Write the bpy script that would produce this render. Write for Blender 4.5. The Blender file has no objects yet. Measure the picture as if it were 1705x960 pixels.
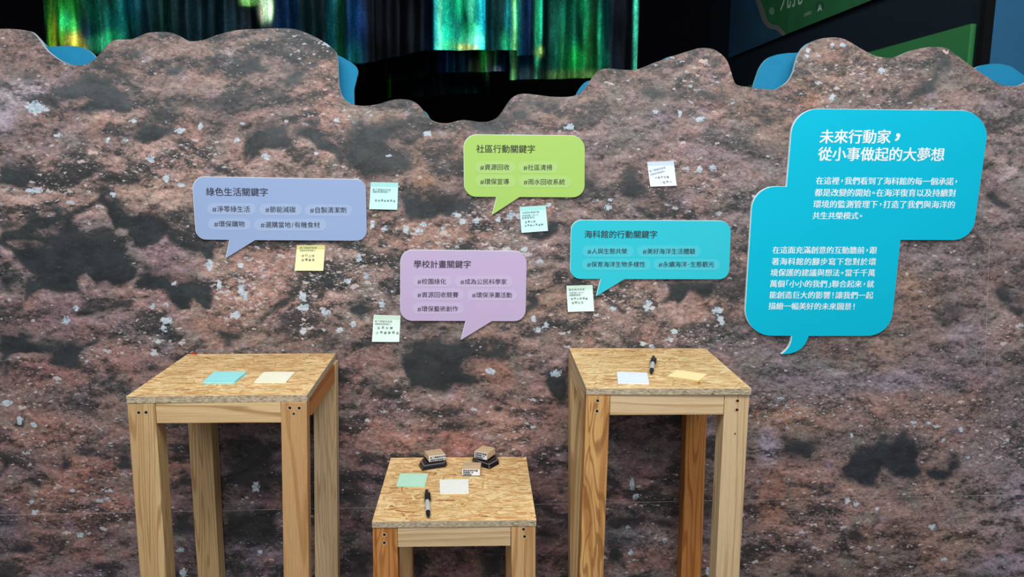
import bpy, math, random
import numpy as np
from mathutils import Vector, Matrix

S = bpy.context.scene
COL = S.collection
random.seed(7)

# ------------------------------------------------------------------ camera
F, PITCH, YAW, ROLL, CAMH, CAMD = 1306.45, 0.1611, 0.0427, 0.0091, 1.5061, 2.05
fw = Vector((math.sin(YAW) * math.cos(PITCH), math.cos(YAW) * math.cos(PITCH), -math.sin(PITCH)))
r0 = fw.cross(Vector((0, 0, 1))).normalized()
u0 = r0.cross(fw)
RT = math.cos(ROLL) * r0 + math.sin(ROLL) * u0
UP = -math.sin(ROLL) * r0 + math.cos(ROLL) * u0
EYE = Vector((0, -CAMD, CAMH))
cd = bpy.data.cameras.new('camera')
cam = bpy.data.objects.new('camera', cd)
COL.objects.link(cam)
M3 = Matrix((RT, UP, -fw)).transposed()
cam.matrix_world = Matrix.Translation(EYE) @ M3.to_4x4()
cd.sensor_fit = 'HORIZONTAL'
cd.sensor_width = 36
cd.lens = F / 1705 * 36
cd.clip_start = 0.02
S.camera = cam

# ------------------------------------------------------------------ world, lamps, exposure
w = bpy.data.worlds.new('room_ambient')
S.world = w
w.use_nodes = True
w.node_tree.nodes['Background'].inputs[0].default_value = (0.88, 0.93, 1.0, 1)
w.node_tree.nodes['Background'].inputs[1].default_value = 0.34
S.view_settings.view_transform = 'Standard'
S.view_settings.look = 'None'
S.view_settings.gamma = 1.0
S.view_settings.use_curve_mapping = False
S.view_settings.exposure = 0.0


def area(name, loc, target, size, power, color, sy=None):
    l = bpy.data.lights.new(name, 'AREA')
    l.energy = power
    l.color = color
    l.size = size
    if sy:
        l.shape = 'RECTANGLE'
        l.size_y = sy
    o = bpy.data.objects.new(name, l)
    o.location = loc
    o.rotation_euler = (Vector(target) - Vector(loc)).to_track_quat('-Z', 'Y').to_euler()
    COL.objects.link(o)
    return o


area('ceiling_light', (-0.7, -1.9, 3.15), (-0.2, -0.1, 0.9), 1.6, 60, (1.0, 0.985, 0.97), 1.0)
area('ceiling_light', (1.1, -1.7, 3.15), (0.6, -0.1, 0.9), 1.6, 42, (1.0, 0.99, 0.98), 1.0)
area('ceiling_light', (0.0, -4.2, 3.0), (0, 0, 1.2), 2.6, 58, (1.0, 0.99, 0.98), 1.2)
area('backdrop_fill', (-0.9, 0.35, 2.9), (-0.9, 1.6, 2.0), 0.9, 2.5, (0.9, 1.0, 0.9), 0.3)  # unseen lamp added behind the wall to brighten the film curtains
area('backdrop_fill', (0.5, 0.35, 2.9), (0.3, 1.6, 2.0), 0.9, 2.4, (0.85, 1.0, 1.0), 0.3)  # second unseen lamp added for the curtains
area('backdrop_fill', (0.9, 1.6, 3.1), (1.75, 2.0, 2.2), 0.5, 5, (1, 1, 1), 0.4)  # unseen fill lamp added, aimed at the mural wall


# ------------------------------------------------------------------ helpers
def ray(px, py):
    return fw + RT * ((px - 852.5) / F) - UP * ((py - 480) / F)


def atY(px, py, y=0.0):          # point of a vertical plane parallel to the display wall
    d = ray(px, py)
    return EYE + d * ((y - EYE.y) / d.y)


def atZ(px, py, z):              # point of a horizontal plane
    d = ray(px, py)
    return EYE + d * ((z - EYE.z) / d.z)


def atX(px, py, x):
    d = ray(px, py)
    return EYE + d * ((x - EYE.x) / d.x)


def lin(c):
    return tuple(((v / 255) / 12.92 if v / 255 <= 0.04045 else ((v / 255 + 0.055) / 1.055) ** 2.4) for v in c)


class MB:
    def __init__(s):
        s.v = []; s.f = []; s.m = []

    def add(s, vs, fs, mi=0):
        o = len(s.v)
        s.v += [tuple(p) for p in vs]
        s.f += [tuple(i + o for i in f) for f in fs]
        s.m += [mi] * len(fs)

    def hexa(s, p, mi=0):        # p: 4 bottom + 4 top, counter-clockwise from above
        s.add(p, [(3, 2, 1, 0), (4, 5, 6, 7), (0, 1, 5, 4), (1, 2, 6, 5), (2, 3, 7, 6), (3, 0, 4, 7)], mi)

    def build(s, name, mats, parent=None, smooth=False, bevel=0.0):
        me = bpy.data.meshes.new(name)
        off = parent_loc(parent)
        me.from_pydata([(a - off.x, b - off.y, c - off.z) for a, b, c in s.v], [], s.f)
        if not isinstance(mats, (list, tuple)):
            mats = [mats]
        for m in mats:
            me.materials.append(m)
        me.polygons.foreach_set('material_index', s.m)
        if smooth:
            me.polygons.foreach_set('use_smooth', [True] * len(s.f))
        me.update()
        o = bpy.data.objects.new(name, me)
        COL.objects.link(o)
        if parent:
            o.parent = parent
        if bevel:
            b = o.modifiers.new('bevel', 'BEVEL')
            b.width = bevel; b.segments = 2; b.limit_method = 'ANGLE'; b.angle_limit = math.radians(40)
        return o


def parent_loc(p):
    v = Vector((0, 0, 0))
    while p is not None:
        v = v + p.location
        p = p.parent
    return v


def thing(name, label, cat, loc, group=None):
    o = bpy.data.objects.new(name, None)
    o.location = loc
    o.empty_display_size = 0.05
    COL.objects.link(o)
    tag(o, label, cat, group)
    return o


def tag(o, label=None, cat=None, group=None, kind=None):
    if label: o['label'] = label
    if cat: o['category'] = cat
    if group: o['group'] = group
    if kind: o['kind'] = kind
    return o


def newmat(name):
    m = bpy.data.materials.new(name)
    m.use_nodes = True
    nt = m.node_tree
    b = nt.nodes['Principled BSDF']
    return m, nt, b


class NT:
    """tiny node-building helper"""
    def __init__(s, nt):
        s.nt = nt

    def n(s, t, **kw):
        x = s.nt.nodes.new(t)
        for k, v in kw.items():
            if k.startswith('i_'):
                key = k[2:]
                key = int(key) if key.isdigit() else key.replace('_', ' ')
                if hasattr(v, 'is_linked') or isinstance(v, bpy.types.NodeSocket):
                    s.nt.links.new(v, x.inputs[key])
                else:
                    x.inputs[key].default_value = v
            else:
                setattr(x, k, v)
        return x

    def math(s, op, a, b=0.5, clamp=False):
        return s.n('ShaderNodeMath', operation=op, use_clamp=clamp, i_0=a, i_1=b).outputs[0]

    def noise(s, vec, scale, detail=3, rough=0.55, dist=0.0):
        return s.n('ShaderNodeTexNoise', i_Vector=vec, i_Scale=scale, i_Detail=detail, i_Roughness=rough, i_Distortion=dist).outputs['Fac']

    def mix(s, f, a, b, mode='MIX'):
        x = s.nt.nodes.new('ShaderNodeMix')
        x.data_type = 'RGBA'; x.blend_type = mode
        for sock, v in ((x.inputs[0], f), (x.inputs[6], a), (x.inputs[7], b)):
            if isinstance(v, bpy.types.NodeSocket):
                s.nt.links.new(v, sock)
            elif isinstance(v, (int, float)):
                sock.default_value = v
            else:
                sock.default_value = tuple(v)[:3] + (1,)
        return x.outputs[2]

    def ramp(s, f, lo, hi, a=0.0, b=1.0):
        x = s.n('ShaderNodeMapRange', clamp=True, i_0=f, i_1=lo, i_2=hi, i_3=a, i_4=b)
        x.interpolation_type = 'SMOOTHSTEP'
        return x.outputs[0]

    def mapping(s, vec, scale=(1, 1, 1), rot=(0, 0, 0), loc=(0, 0, 0)):
        return s.n('ShaderNodeMapping', i_Vector=vec, i_Scale=scale, i_Rotation=rot, i_Location=loc).outputs[0]

    def link(s, a, b):
        s.nt.links.new(a, b)


def flat(name, c, rough=0.6, metal=0.0, spec=0.5, var=0.0, vscale=40):
    m, nt, b = newmat(name)
    N = NT(nt)
    b.inputs['Roughness'].default_value = rough
    b.inputs['Metallic'].default_value = metal
    b.inputs['Specular IOR Level'].default_value = spec
    tc = N.n('ShaderNodeTexCoord').outputs['Object']
    f = N.noise(tc, vscale, 3)
    v = var or 0.04
    f = N.ramp(f, 0.3, 0.7, 1 - v, 1 + v)
    N.link(N.mix(1.0, lin(c), N.n('ShaderNodeCombineXYZ', i_0=f, i_1=f, i_2=f).outputs[0], 'MULTIPLY'), b.inputs['Base Color'])
    return m


def catmull(pts, n=6):
    out = []
    for i in range(len(pts) - 1):
        p0 = pts[max(i - 1, 0)]; p1 = pts[i]; p2 = pts[i + 1]; p3 = pts[min(i + 2, len(pts) - 1)]
        for k in range(n):
            t = k / n
            out.append(tuple(0.5 * ((2 * p1[j]) + (-p0[j] + p2[j]) * t + (2 * p0[j] - 5 * p1[j] + 4 * p2[j] - p3[j]) * t * t +
                                    (-p0[j] + 3 * p1[j] - 3 * p2[j] + p3[j]) * t ** 3) for j in (0, 1)))
    out.append(tuple(pts[-1]))
    return out


# ------------------------------------------------------------------ print painter (numpy, on the panel's own surface)
def project_np(P):
    d = P - np.array(EYE)
    z = d @ np.array(fw)
    return 852.5 + F * (d @ np.array(RT)) / z, 480 - F * (d @ np.array(UP)) / z


def srgb_lin(a):
    a = np.asarray(a, float) / 255
    return np.where(a <= 0.04045, a / 12.92, ((a + 0.055) / 1.055) ** 2.4)


def paint(px, py, base, dabs, w0=0.25):
    base = srgb_lin(base)
    acc = np.ones((len(px), 1)) * base * w0
    wt = np.full((len(px), 1), w0)
    for cx, cy, sx, sy, c in dabs:
        g = np.exp(-(((px - cx) / sx) ** 2 + ((py - cy) / sy) ** 2))[:, None]
        acc += g * srgb_lin(c); wt += g
    return acc / wt


def poly_mask(px, py, poly, soft, out, strength=1.0):
    poly = np.array(poly, float)
    x0, y0 = poly.min(0) - soft * 1.5; x1, y1 = poly.max(0) + soft * 1.5
    idx = np.nonzero((px > x0) & (px < x1) & (py > y0) & (py < y1))[0]
    if not len(idx):
        return
    X = px[idx]; Y = py[idx]
    ins = np.zeros(len(idx), bool); dm = np.full(len(idx), 1e9)
    n = len(poly)
    for i in range(n):
        ax, ay = poly[i]; bx, by = poly[(i + 1) % n]
        c = ((ay > Y) != (by > Y))
        if ay != by:
            xi = (bx - ax) * (Y - ay) / (by - ay) + ax
            ins ^= c & (X < xi)
        ex, ey = bx - ax, by - ay
        t = np.clip(((X - ax) * ex + (Y - ay) * ey) / (ex * ex + ey * ey + 1e-9), 0, 1)
        dm = np.minimum(dm, np.hypot(X - ax - t * ex, Y - ay - t * ey))
    sd = np.where(ins, dm, -dm)
    s = np.clip(0.5 + sd / (2 * soft), 0, 1) * strength
    out[idx] = np.maximum(out[idx], s) if strength > 0 else np.minimum(out[idx], 1 + s)


CAVITIES = [
(5,1,[(92,148),(114,140),(141,132),(162,129),(179,132),(190,148),(206,167),(225,167),(225,175),(209,189),(190,184),(173,184),(152,186),(133,181),(152,167),(141,162),(122,167),(103,165)]),
(4,0.9,[(211,91),(225,83),(244,75),(246,81),(238,91),(225,96)]),
(5,0.9,[(276,113),(292,108),(311,98),(317,105),(298,124),(282,127),(271,148),(265,146),(273,129)]),
(5,0.9,[(336,116),(352,110),(368,100),(371,105),(360,120),(344,123)]),
(5,0.9,[(398,113),(412,102),(430,100),(439,110),(430,121),(417,121)]),
(6,1,[(217,227),(236,211),(260,205),(287,213),(287,221),(260,235),(238,240),(222,235)]),
(14,0.75,[(265,192),(287,175),(303,165),(352,162),(406,167),(430,162),(430,175),(379,192),(338,192),(303,178),(287,194)]),
(12,0.55,[(96,171),(90,178),(74,181),(59,178),(53,171),(59,165),(74,162),(90,165)]),
(12,0.6,[(76,128),(66,134),(41,136),(16,134),(5,128),(16,122),(41,120),(66,122)]),
(14,0.5,[(152,257),(137,268),(103,273),(68,268),(54,257),(68,245),(103,240),(137,245)]),
(10,0.6,[(190,227),(182,233),(165,235),(148,233),(141,227),(148,221),(165,219),(182,221)]),
(8,0.7,[(206,249),(201,253),(190,255),(178,253),(173,249),(178,244),(190,242),(201,244)]),
(14,0.55,[(152,121),(233,119),(238,143),(217,159),(190,143),(173,129)]),
(12,0.5,[(32,216),(28,233),(16,240),(5,233),(0,216),(5,199),(16,192),(28,199)]),
(10,0.55,[(287,56),(306,64),(298,72),(282,70)]),
(6,1,[(406,227),(430,224),(433,257),(409,273),(417,251)]),
(5,1,[(0,278),(30,280),(55,283),(65,292),(90,300),(120,296),(150,280),(165,270),(170,275),(150,290),(125,305),(100,308),(70,300),(50,303),(40,316),(25,310),(0,303)]),
(4,1,[(0,386),(30,377),(49,364),(81,357),(108,356),(130,348),(152,337),(176,318),(179,331),(190,331),(200,340),(217,356),(244,364),(265,364),(282,375),(276,388),(260,407),(241,418),(225,413),(217,399),(211,394),(209,432),(222,442),(236,445),(222,464),(206,478),(187,479),(176,470),(160,475),(152,467),(144,456),(127,467),(135,486),(103,489),(81,483),(70,480),(41,502),(41,475),(65,459),(49,453),(32,437),(16,415),(0,405)]),
(4,1,[(260,456),(271,453),(292,472),(320,464),(349,480),(357,497),(349,516),(338,516),(322,497),(314,513),(295,514),(284,505),(271,483),(230,480),(225,470),(244,453)]),
(5,0.95,[(276,383),(298,396),(325,405),(376,399),(357,415),(355,432),(344,432),(333,418),(306,415),(284,402)]),
(5,0.9,[(125,521),(162,510),(190,505),(222,497),(222,510),(190,514),(154,525),(127,524)]),
(4,0.85,[(265,310),(282,302),(282,310)]),
(7,0.7,[(233,306),(228,310),(217,311),(205,310),(200,306),(205,302),(217,300),(228,302)]),
(8,0.8,[(352,510),(376,518),(376,524),(355,518)]),
(8,0.7,[(0,456),(32,453),(32,467),(16,486),(0,480)]),
(6,0.95,[(0,554),(22,554),(49,565),(84,573),(141,573),(162,562),(195,561),(168,570),(141,579),(135,589),(138,616),(108,616),(81,608),(84,592),(54,589),(27,589),(11,600),(0,614)]),
(12,0.85,[(355,543),(379,546),(406,551),(406,568),(379,579),(363,565)]),
(7,0.85,[(162,635),(195,619),(230,614),(257,608),(276,614),(260,619),(200,622),(190,635),(173,644)]),
(8,0.7,[(209,644),(202,647),(187,649),(172,647),(165,644),(172,640),(187,638),(202,640)]),
(9,0.75,[(119,676),(152,679),(168,690),(190,692),(162,700),(135,690)]),
(3,0.95,[(22,706),(41,695),(38,710),(27,711)]),
(14,0.65,[(27,622),(22,637),(11,644),(-1,637),(-5,622),(-1,607),(11,600),(22,607)]),
(9,0.7,[(246,570),(242,575),(230,576),(219,575),(214,570),(219,566),(230,564),(242,566)]),
(10,0.9,[(0,751),(16,754),(30,765),(16,779),(0,795)]),
(7,0.9,[(97,779),(108,762),(116,768),(116,781),(103,789)]),
(6,0.85,[(43,797),(57,789),(70,800),(68,814),(54,806)]),
(4,1,[(195,757),(217,754),(219,781),(206,781),(190,777),(200,770)]),
(6,1,[(32,917),(43,900),(57,906),(57,917),(43,923)]),
(12,0.65,[(192,749),(181,758),(154,762),(128,758),(116,749),(128,739),(154,735),(181,739)]),
(7,0.75,[(184,783),(181,787),(176,789),(171,787),(168,783),(171,778),(176,776),(181,778)]),
(12,0.65,[(225,906),(218,915),(200,919),(183,915),(176,906),(183,896),(200,892),(218,896)]),
(7,0.8,[(80,930),(76,934),(68,935),(59,934),(56,930),(59,927),(68,925),(76,927)]),
(12,0.6,[(171,879),(165,886),(152,890),(138,886),(133,879),(138,871),(152,868),(165,871)]),
(9,0.6,[(249,862),(242,870),(225,873),(208,870),(200,862),(208,855),(225,852),(242,855)]),
(5,0.9,[(287,803),(314,784),(320,808),(287,811)]),
(9,0.85,[(290,852),(322,852),(328,890),(292,890)]),
(12,0.65,[(371,727),(412,716),(460,727),(460,835),(371,814)]),
(10,0.85,[(376,852),(460,846),(460,911),(376,900)]),
(12,0.5,[(38,868),(32,874),(16,876),(1,874),(-5,868),(1,862),(16,860),(32,862)]),
(9,0.55,[(249,852),(244,857),(233,860),(221,857),(217,852),(221,846),(233,844),(244,846)]),
(8,0.85,[(400,108),(416,97),(430,83),(441,81),(435,105),(451,108),(441,121),(416,119),(400,110)]),
(7,0.85,[(465,135),(489,119),(527,105),(516,116),(497,135),(489,146),(476,143)]),
(14,0.6,[(468,159),(457,169),(430,173),(403,169),(392,159),(403,150),(430,146),(457,150)]),
(5,0.95,[(405,235),(427,216),(449,213),(468,213),(503,186),(519,184),(481,208),(465,224),(489,227),(492,213),(514,208),(535,216),(535,227),(552,230),(568,240),(573,265),(568,284),(560,257),(552,251),(527,251),(519,235),(503,227),(489,235),(481,251),(465,249),(449,246),(422,257),(408,270),(400,257)]),
(16,0.95,[(576,213),(603,202),(630,205),(671,202),(660,230),(655,246),(684,265),(679,284),(644,295),(611,297),(579,284),(573,257)]),
(5,0.8,[(692,200),(689,204),(683,206),(677,204),(674,200),(677,195),(683,193),(689,195)]),
(14,0.8,[(776,202),(830,192),(844,224),(779,227)]),
(10,0.5,[(573,127),(564,132),(541,135),(518,132),(508,127),(518,121),(541,119),(564,121)]),
(6,0.9,[(584,275),(660,277),(657,291),(611,294)]),
(6,0.95,[(665,321),(692,329),(720,334),(736,326),(752,329),(774,329),(779,348),(755,356),(752,364),(733,361),(720,369),(682,367),(671,356)]),
(10,0.6,[(684,307),(681,319),(673,323),(666,319),(663,307),(666,296),(673,291),(681,296)]),
(4,0.95,[(443,399),(590,399),(590,413),(568,413),(546,403),(489,407),(454,405)]),
(4,0.95,[(516,475),(535,459),(552,464),(562,480),(546,482),(535,472),(516,486)]),
(5,0.85,[(500,464),(508,464),(500,486),(462,516),(435,537),(430,532),(454,510),(489,489)]),
(5,0.9,[(576,516),(590,505),(633,510),(617,524),(600,530),(590,524)]),
(9,0.6,[(435,426),(468,440),(465,445),(441,437)]),
(12,0.45,[(725,394),(709,399),(671,402),(632,399),(617,394),(632,388),(671,386),(709,388)]),
(10,0.85,[(671,535),(720,535),(738,541),(720,549),(684,551)]),
(6,1,[(668,589),(687,579),(720,568),(779,568),(785,581),(766,614),(793,625),(787,641),(760,644),(738,656),(725,654),(698,646),(682,649),(671,616)]),
(10,0.7,[(668,611),(663,617),(652,619),(640,617),(636,611),(640,605),(652,603),(663,605)]),
(11,0.75,[(733,717),(727,723),(711,726),(696,723),(690,717),(696,710),(711,707),(727,710)]),
(12,0.65,[(806,711),(798,721),(779,725),(760,721),(752,711),(760,702),(779,698),(798,702)]),
(8,0.65,[(648,733),(645,738),(638,740),(632,738),(629,733),(632,728),(638,726),(645,728)]),
(14,0.5,[(646,657),(635,665),(606,668),(577,665),(565,657),(577,649),(606,646),(635,649)]),
(8,0.5,[(606,614),(601,618),(590,619),(578,618),(573,614),(578,610),(590,608),(601,610)]),
(14,0.55,[(514,527),(504,537),(481,541),(458,537),(449,527),(458,518),(481,514),(504,518)]),
(9,0.55,[(679,568),(752,554),(752,568)]),
(12,0.85,[(587,922),(619,911),(619,965),(573,965)]),
(9,0.8,[(690,925),(706,919),(711,965),(690,965)]),
(12,0.6,[(614,822),(607,851),(590,862),(572,851),(565,822),(572,793),(590,781),(607,793)]),
(14,0.8,[(800,192),(827,202),(870,170),(889,186),(881,202),(841,216),(800,224)]),
(9,0.8,[(868,167),(908,170),(935,167),(930,192),(908,192),(889,181)]),
(7,0.85,[(1160,86),(1185,89),(1185,105),(1168,100)]),
(6,0.7,[(1182,108),(1195,121),(1190,127)]),
(12,0.8,[(1141,154),(1160,140),(1206,148),(1222,167),(1185,173),(1163,167)]),
(10,0.75,[(1057,143),(1111,148),(1144,156),(1125,170),(1065,162)]),
(6,0.85,[(1060,227),(1079,224),(1071,235)]),
(14,0.6,[(1019,135),(1013,142),(998,146),(982,142),(976,135),(982,127),(998,124),(1013,127)]),
(14,0.65,[(1006,193),(999,201),(984,204),(969,201),(962,193),(969,185),(984,182),(999,185)]),
(10,0.5,[(1071,235),(1061,243),(1038,246),(1015,243),(1006,235),(1015,227),(1038,224),(1061,227)]),
(4,0.85,[(1176,276),(1182,292),(1201,292),(1179,284)]),
(14,0.6,[(1152,186),(1136,194),(1098,197),(1060,194),(1044,186),(1060,179),(1098,175),(1136,179)]),
(10,0.85,[(971,329),(973,291),(1000,296),(1000,329)]),
(12,0.8,[(1030,329),(1033,302),(1038,280),(1060,280),(1082,310),(1073,342),(1055,342)]),
(4,0.95,[(1055,342),(1071,345),(1087,359),(1106,361),(1087,364),(1065,353)]),
(7,0.85,[(1114,359),(1125,334),(1136,331),(1136,340),(1125,364)]),
(11,0.6,[(1171,318),(1164,325),(1147,327),(1129,325),(1122,318),(1129,311),(1147,308),(1164,311)]),
(4,0.9,[(1185,283),(1201,292),(1190,294)]),
(5,0.95,[(868,388),(903,386),(914,361),(935,369),(927,388),(903,399),(881,398)]),
(6,0.9,[(876,489),(897,494),(903,510),(876,521)]),
(5,0.9,[(1000,491),(1017,499),(1041,516),(1044,524),(1022,510)]),
(6,0.95,[(1111,470),(1138,467),(1190,467),(1185,494),(1171,501),(1149,483),(1136,502),(1128,510),(1125,499),(1095,507),(1114,494)]),
(9,0.6,[(1201,353),(1194,365),(1179,369),(1164,365),(1157,353),(1164,342),(1179,337),(1194,342)]),
(10,0.5,[(881,331),(973,329),(962,345),(925,350)]),
(11,0.95,[(805,587),(816,576),(841,570),(851,587),(841,600),(811,600)]),
(6,0.95,[(903,635),(919,608),(916,619),(930,622),(946,622),(946,673),(930,679),(919,662),(911,646)]),
(6,0.9,[(919,744),(941,733),(948,741),(946,752),(935,749)]),
(5,0.9,[(836,681),(834,685),(830,686),(825,685),(823,681),(825,678),(830,677),(834,678)]),
(5,0.9,[(1114,579),(1128,568),(1163,579)]),
(7,0.8,[(1201,568),(1217,589),(1206,587)]),
(10,0.6,[(903,557),(899,562),(889,564),(880,562),(876,557),(880,552),(889,550),(899,552)]),
(10,0.6,[(857,733),(852,739),(841,741),(829,739),(824,733),(829,727),(841,725),(852,727)]),
(8,0.5,[(1095,576),(1083,578),(1055,580),(1026,578),(1014,576),(1026,573),(1055,572),(1083,573)]),
(6,0.9,[(919,746),(944,732),(948,743),(925,751)]),
(5,0.9,[(1014,792),(1033,800),(1038,814),(1017,819)]),
(9,0.85,[(1011,862),(1071,852),(1125,868),(1122,884),(1084,873),(1030,881),(1011,879)]),
(8,0.9,[(1011,900),(1036,906),(1038,944),(1011,936)]),
(10,0.8,[(1111,754),(1129,746),(1129,862),(1114,862)]),
(12,0.7,[(941,890),(934,901),(916,906),(899,901),(892,890),(899,878),(916,873),(934,878)]),
(10,0.6,[(949,814),(945,825),(935,830),(926,825),(922,814),(926,802),(935,797),(945,802)]),
(16,0.5,[(1014,708),(1130,708),(1125,781),(1071,776),(1044,754),(1014,749)]),
(10,0.7,[(800,914),(841,914),(841,965),(800,965)]),
(8,0.6,[(1195,852),(1191,867),(1179,873),(1168,867),(1163,852),(1168,836),(1179,830),(1191,836)]),
(8,0.6,[(1187,814),(1185,819),(1179,822),(1173,819),(1171,814),(1173,808),(1179,806),(1185,808)]),
(9,0.8,[(1519,143),(1548,124),(1559,102),(1573,89),(1586,102),(1567,127),(1557,156),(1540,162),(1511,175),(1497,175),(1513,159)]),
(6,0.8,[(1475,170),(1519,167),(1508,175),(1470,178)]),
(9,0.65,[(1383,151),(1379,157),(1370,159),(1360,157),(1356,151),(1360,145),(1370,143),(1379,145)]),
(9,0.5,[(1386,116),(1383,122),(1375,124),(1368,122),(1364,116),(1368,110),(1375,108),(1383,110)]),
(6,0.75,[(1661,148),(1658,151),(1651,152),(1645,151),(1642,148),(1645,146),(1651,145),(1658,146)]),
(6,0.9,[(1676,257),(1689,257),(1687,270),(1678,270)]),
(6,0.8,[(1270,148),(1280,148),(1286,156),(1270,159)]),
(10,0.7,[(1294,202),(1289,210),(1278,213),(1266,210),(1261,202),(1266,195),(1278,192),(1289,195)]),
(12,0.6,[(1307,257),(1303,266),(1291,270),(1280,266),(1275,257),(1280,247),(1291,243),(1303,247)]),
(12,0.4,[(1603,81),(1598,86),(1586,89),(1575,86),(1570,81),(1575,75),(1586,72),(1598,75)]),
(12,0.45,[(1473,165),(1462,168),(1437,170),(1413,168),(1402,165),(1413,161),(1437,159),(1462,161)]),
(8,0.6,[(1678,162),(1674,168),(1665,170),(1655,168),(1651,162),(1655,156),(1665,154),(1674,156)]),
(7,0.9,[(1638,326),(1654,315),(1662,326),(1687,342),(1681,350),(1660,345),(1649,334)]),
(12,0.6,[(1500,399),(1573,399),(1562,407),(1524,413)]),
(8,0.9,[(1654,486),(1665,475),(1681,486),(1689,507),(1668,505)]),
(12,0.75,[(1611,521),(1604,531),(1586,535),(1569,531),(1562,521),(1569,511),(1586,507),(1604,511)]),
(9,0.85,[(1707,516),(1704,522),(1697,525),(1691,522),(1688,516),(1691,509),(1697,506),(1704,509)]),
(8,0.6,[(1711,369),(1707,374),(1697,376),(1688,374),(1684,369),(1688,365),(1697,363),(1707,365)]),
(12,0.4,[(1660,426),(1650,436),(1627,440),(1604,436),(1595,426),(1604,417),(1627,413),(1650,417)]),
(9,0.5,[(1521,442),(1518,452),(1511,456),(1503,452),(1500,442),(1503,433),(1511,429),(1518,433)]),
(8,0.85,[(1662,500),(1687,500),(1705,516),(1705,532),(1692,530)]),
(12,0.7,[(1600,530),(1593,540),(1576,545),(1558,540),(1551,530),(1558,519),(1576,515),(1593,519)]),
(10,0.6,[(1370,592),(1410,581),(1405,608),(1389,606)]),
(6,0.75,[(1370,579),(1368,582),(1362,583),(1356,582),(1353,579),(1356,575),(1362,574),(1368,575)]),
(10,0.6,[(1479,650),(1475,658),(1463,661),(1452,658),(1447,650),(1452,643),(1463,639),(1475,643)]),
(8,0.7,[(1318,665),(1345,660),(1318,671)]),
(14,0.65,[(1297,711),(1356,725),(1367,768),(1297,760)]),
(12,0.5,[(1548,524),(1540,532),(1519,535),(1498,532),(1489,524),(1498,517),(1519,514),(1540,517)]),
(9,0.55,[(1316,679),(1312,683),(1302,684),(1293,683),(1289,679),(1293,675),(1302,673),(1312,675)]),
(10,0.5,[(1310,622),(1305,628),(1291,630),(1278,628),(1272,622),(1278,616),(1291,614),(1305,616)]),
(14,0.4,[(1684,603),(1679,611),(1668,614),(1656,611),(1651,603),(1656,595),(1668,592),(1679,595)]),
(9,0.5,[(1695,638),(1691,650),(1681,654),(1672,650),(1668,638),(1672,627),(1681,622),(1691,627)]),
(7,1,[(1397,789),(1405,770),(1421,751),(1448,746),(1459,730),(1486,735),(1500,724),(1524,727),(1530,749),(1540,738),(1532,757),(1530,779),(1535,792),(1524,802),(1508,800),(1489,795),(1478,792),(1473,784),(1462,795),(1459,808),(1437,810),(1413,803)]),
(9,0.85,[(1535,779),(1557,770),(1573,779),(1578,762),(1597,762),(1600,779),(1586,792),(1570,803),(1546,800)]),
(3,1,[(1413,884),(1427,879),(1440,895),(1429,903),(1416,900)]),
(4,0.9,[(1443,876),(1456,871),(1462,862),(1465,865),(1451,884)]),
(6,0.7,[(1495,869),(1492,873),(1486,875),(1480,873),(1478,869),(1480,865),(1486,864),(1492,865)]),
(14,0.75,[(1299,716),(1362,727),(1367,762),(1351,779),(1321,770),(1297,754)]),
(6,0.85,[(1573,860),(1584,854),(1578,862)]),
(8,0.85,[(1665,846),(1662,851),(1654,853),(1646,851),(1643,846),(1646,842),(1654,840),(1662,842)]),
(7,0.75,[(1645,852),(1642,855),(1635,857),(1628,855),(1625,852),(1628,848),(1635,846),(1642,848)]),
(7,0.9,[(1684,909),(1705,903),(1714,917),(1705,925),(1689,922)]),
(8,0.65,[(1410,911),(1406,914),(1394,916),(1383,914),(1378,911),(1383,908),(1394,907),(1406,908)]),
(10,0.75,[(1337,952),(1410,955),(1427,965),(1329,965)]),
(8,0.8,[(1612,953),(1609,958),(1603,960),(1596,958),(1593,953),(1596,948),(1603,946),(1609,948)]),
(12,0.6,[(1340,862),(1335,867),(1324,869),(1312,867),(1307,862),(1312,858),(1324,856),(1335,858)]),
(8,0.8,[(1475,714),(1471,719),(1462,722),(1452,719),(1448,714),(1452,708),(1462,705),(1471,708)]),
(10,0.6,[(1684,911),(1678,916),(1665,918),(1652,916),(1646,911),(1652,906),(1665,904),(1678,906)]),
(9,0.55,[(1521,830),(1517,836),(1505,838),(1494,836),(1489,830),(1494,824),(1505,822),(1517,824)]),
(8,0.5,[(1500,890),(1495,892),(1484,893),(1472,892),(1467,890),(1472,887),(1483,886),(1495,887)]),
(12,0.45,[(1516,938),(1509,942),(1492,944),(1474,942),(1467,938),(1474,934),(1492,933),(1509,934)])]
BUMPS = [
(4,-1,[(116,361),(141,350),(162,337),(176,345),(179,359),(188,375),(187,386),(162,388),(146,396),(127,394),(130,375)]),
(3,-1,[(190,386),(200,379),(214,383),(211,396),(200,410),(192,402)]),
(4,-0.9,[(11,403),(32,399),(60,402),(84,410),(81,415),(54,413),(30,413)]),
(5,-0.5,[(46,391),(81,372),(108,369),(103,399),(76,399)])]
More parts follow.
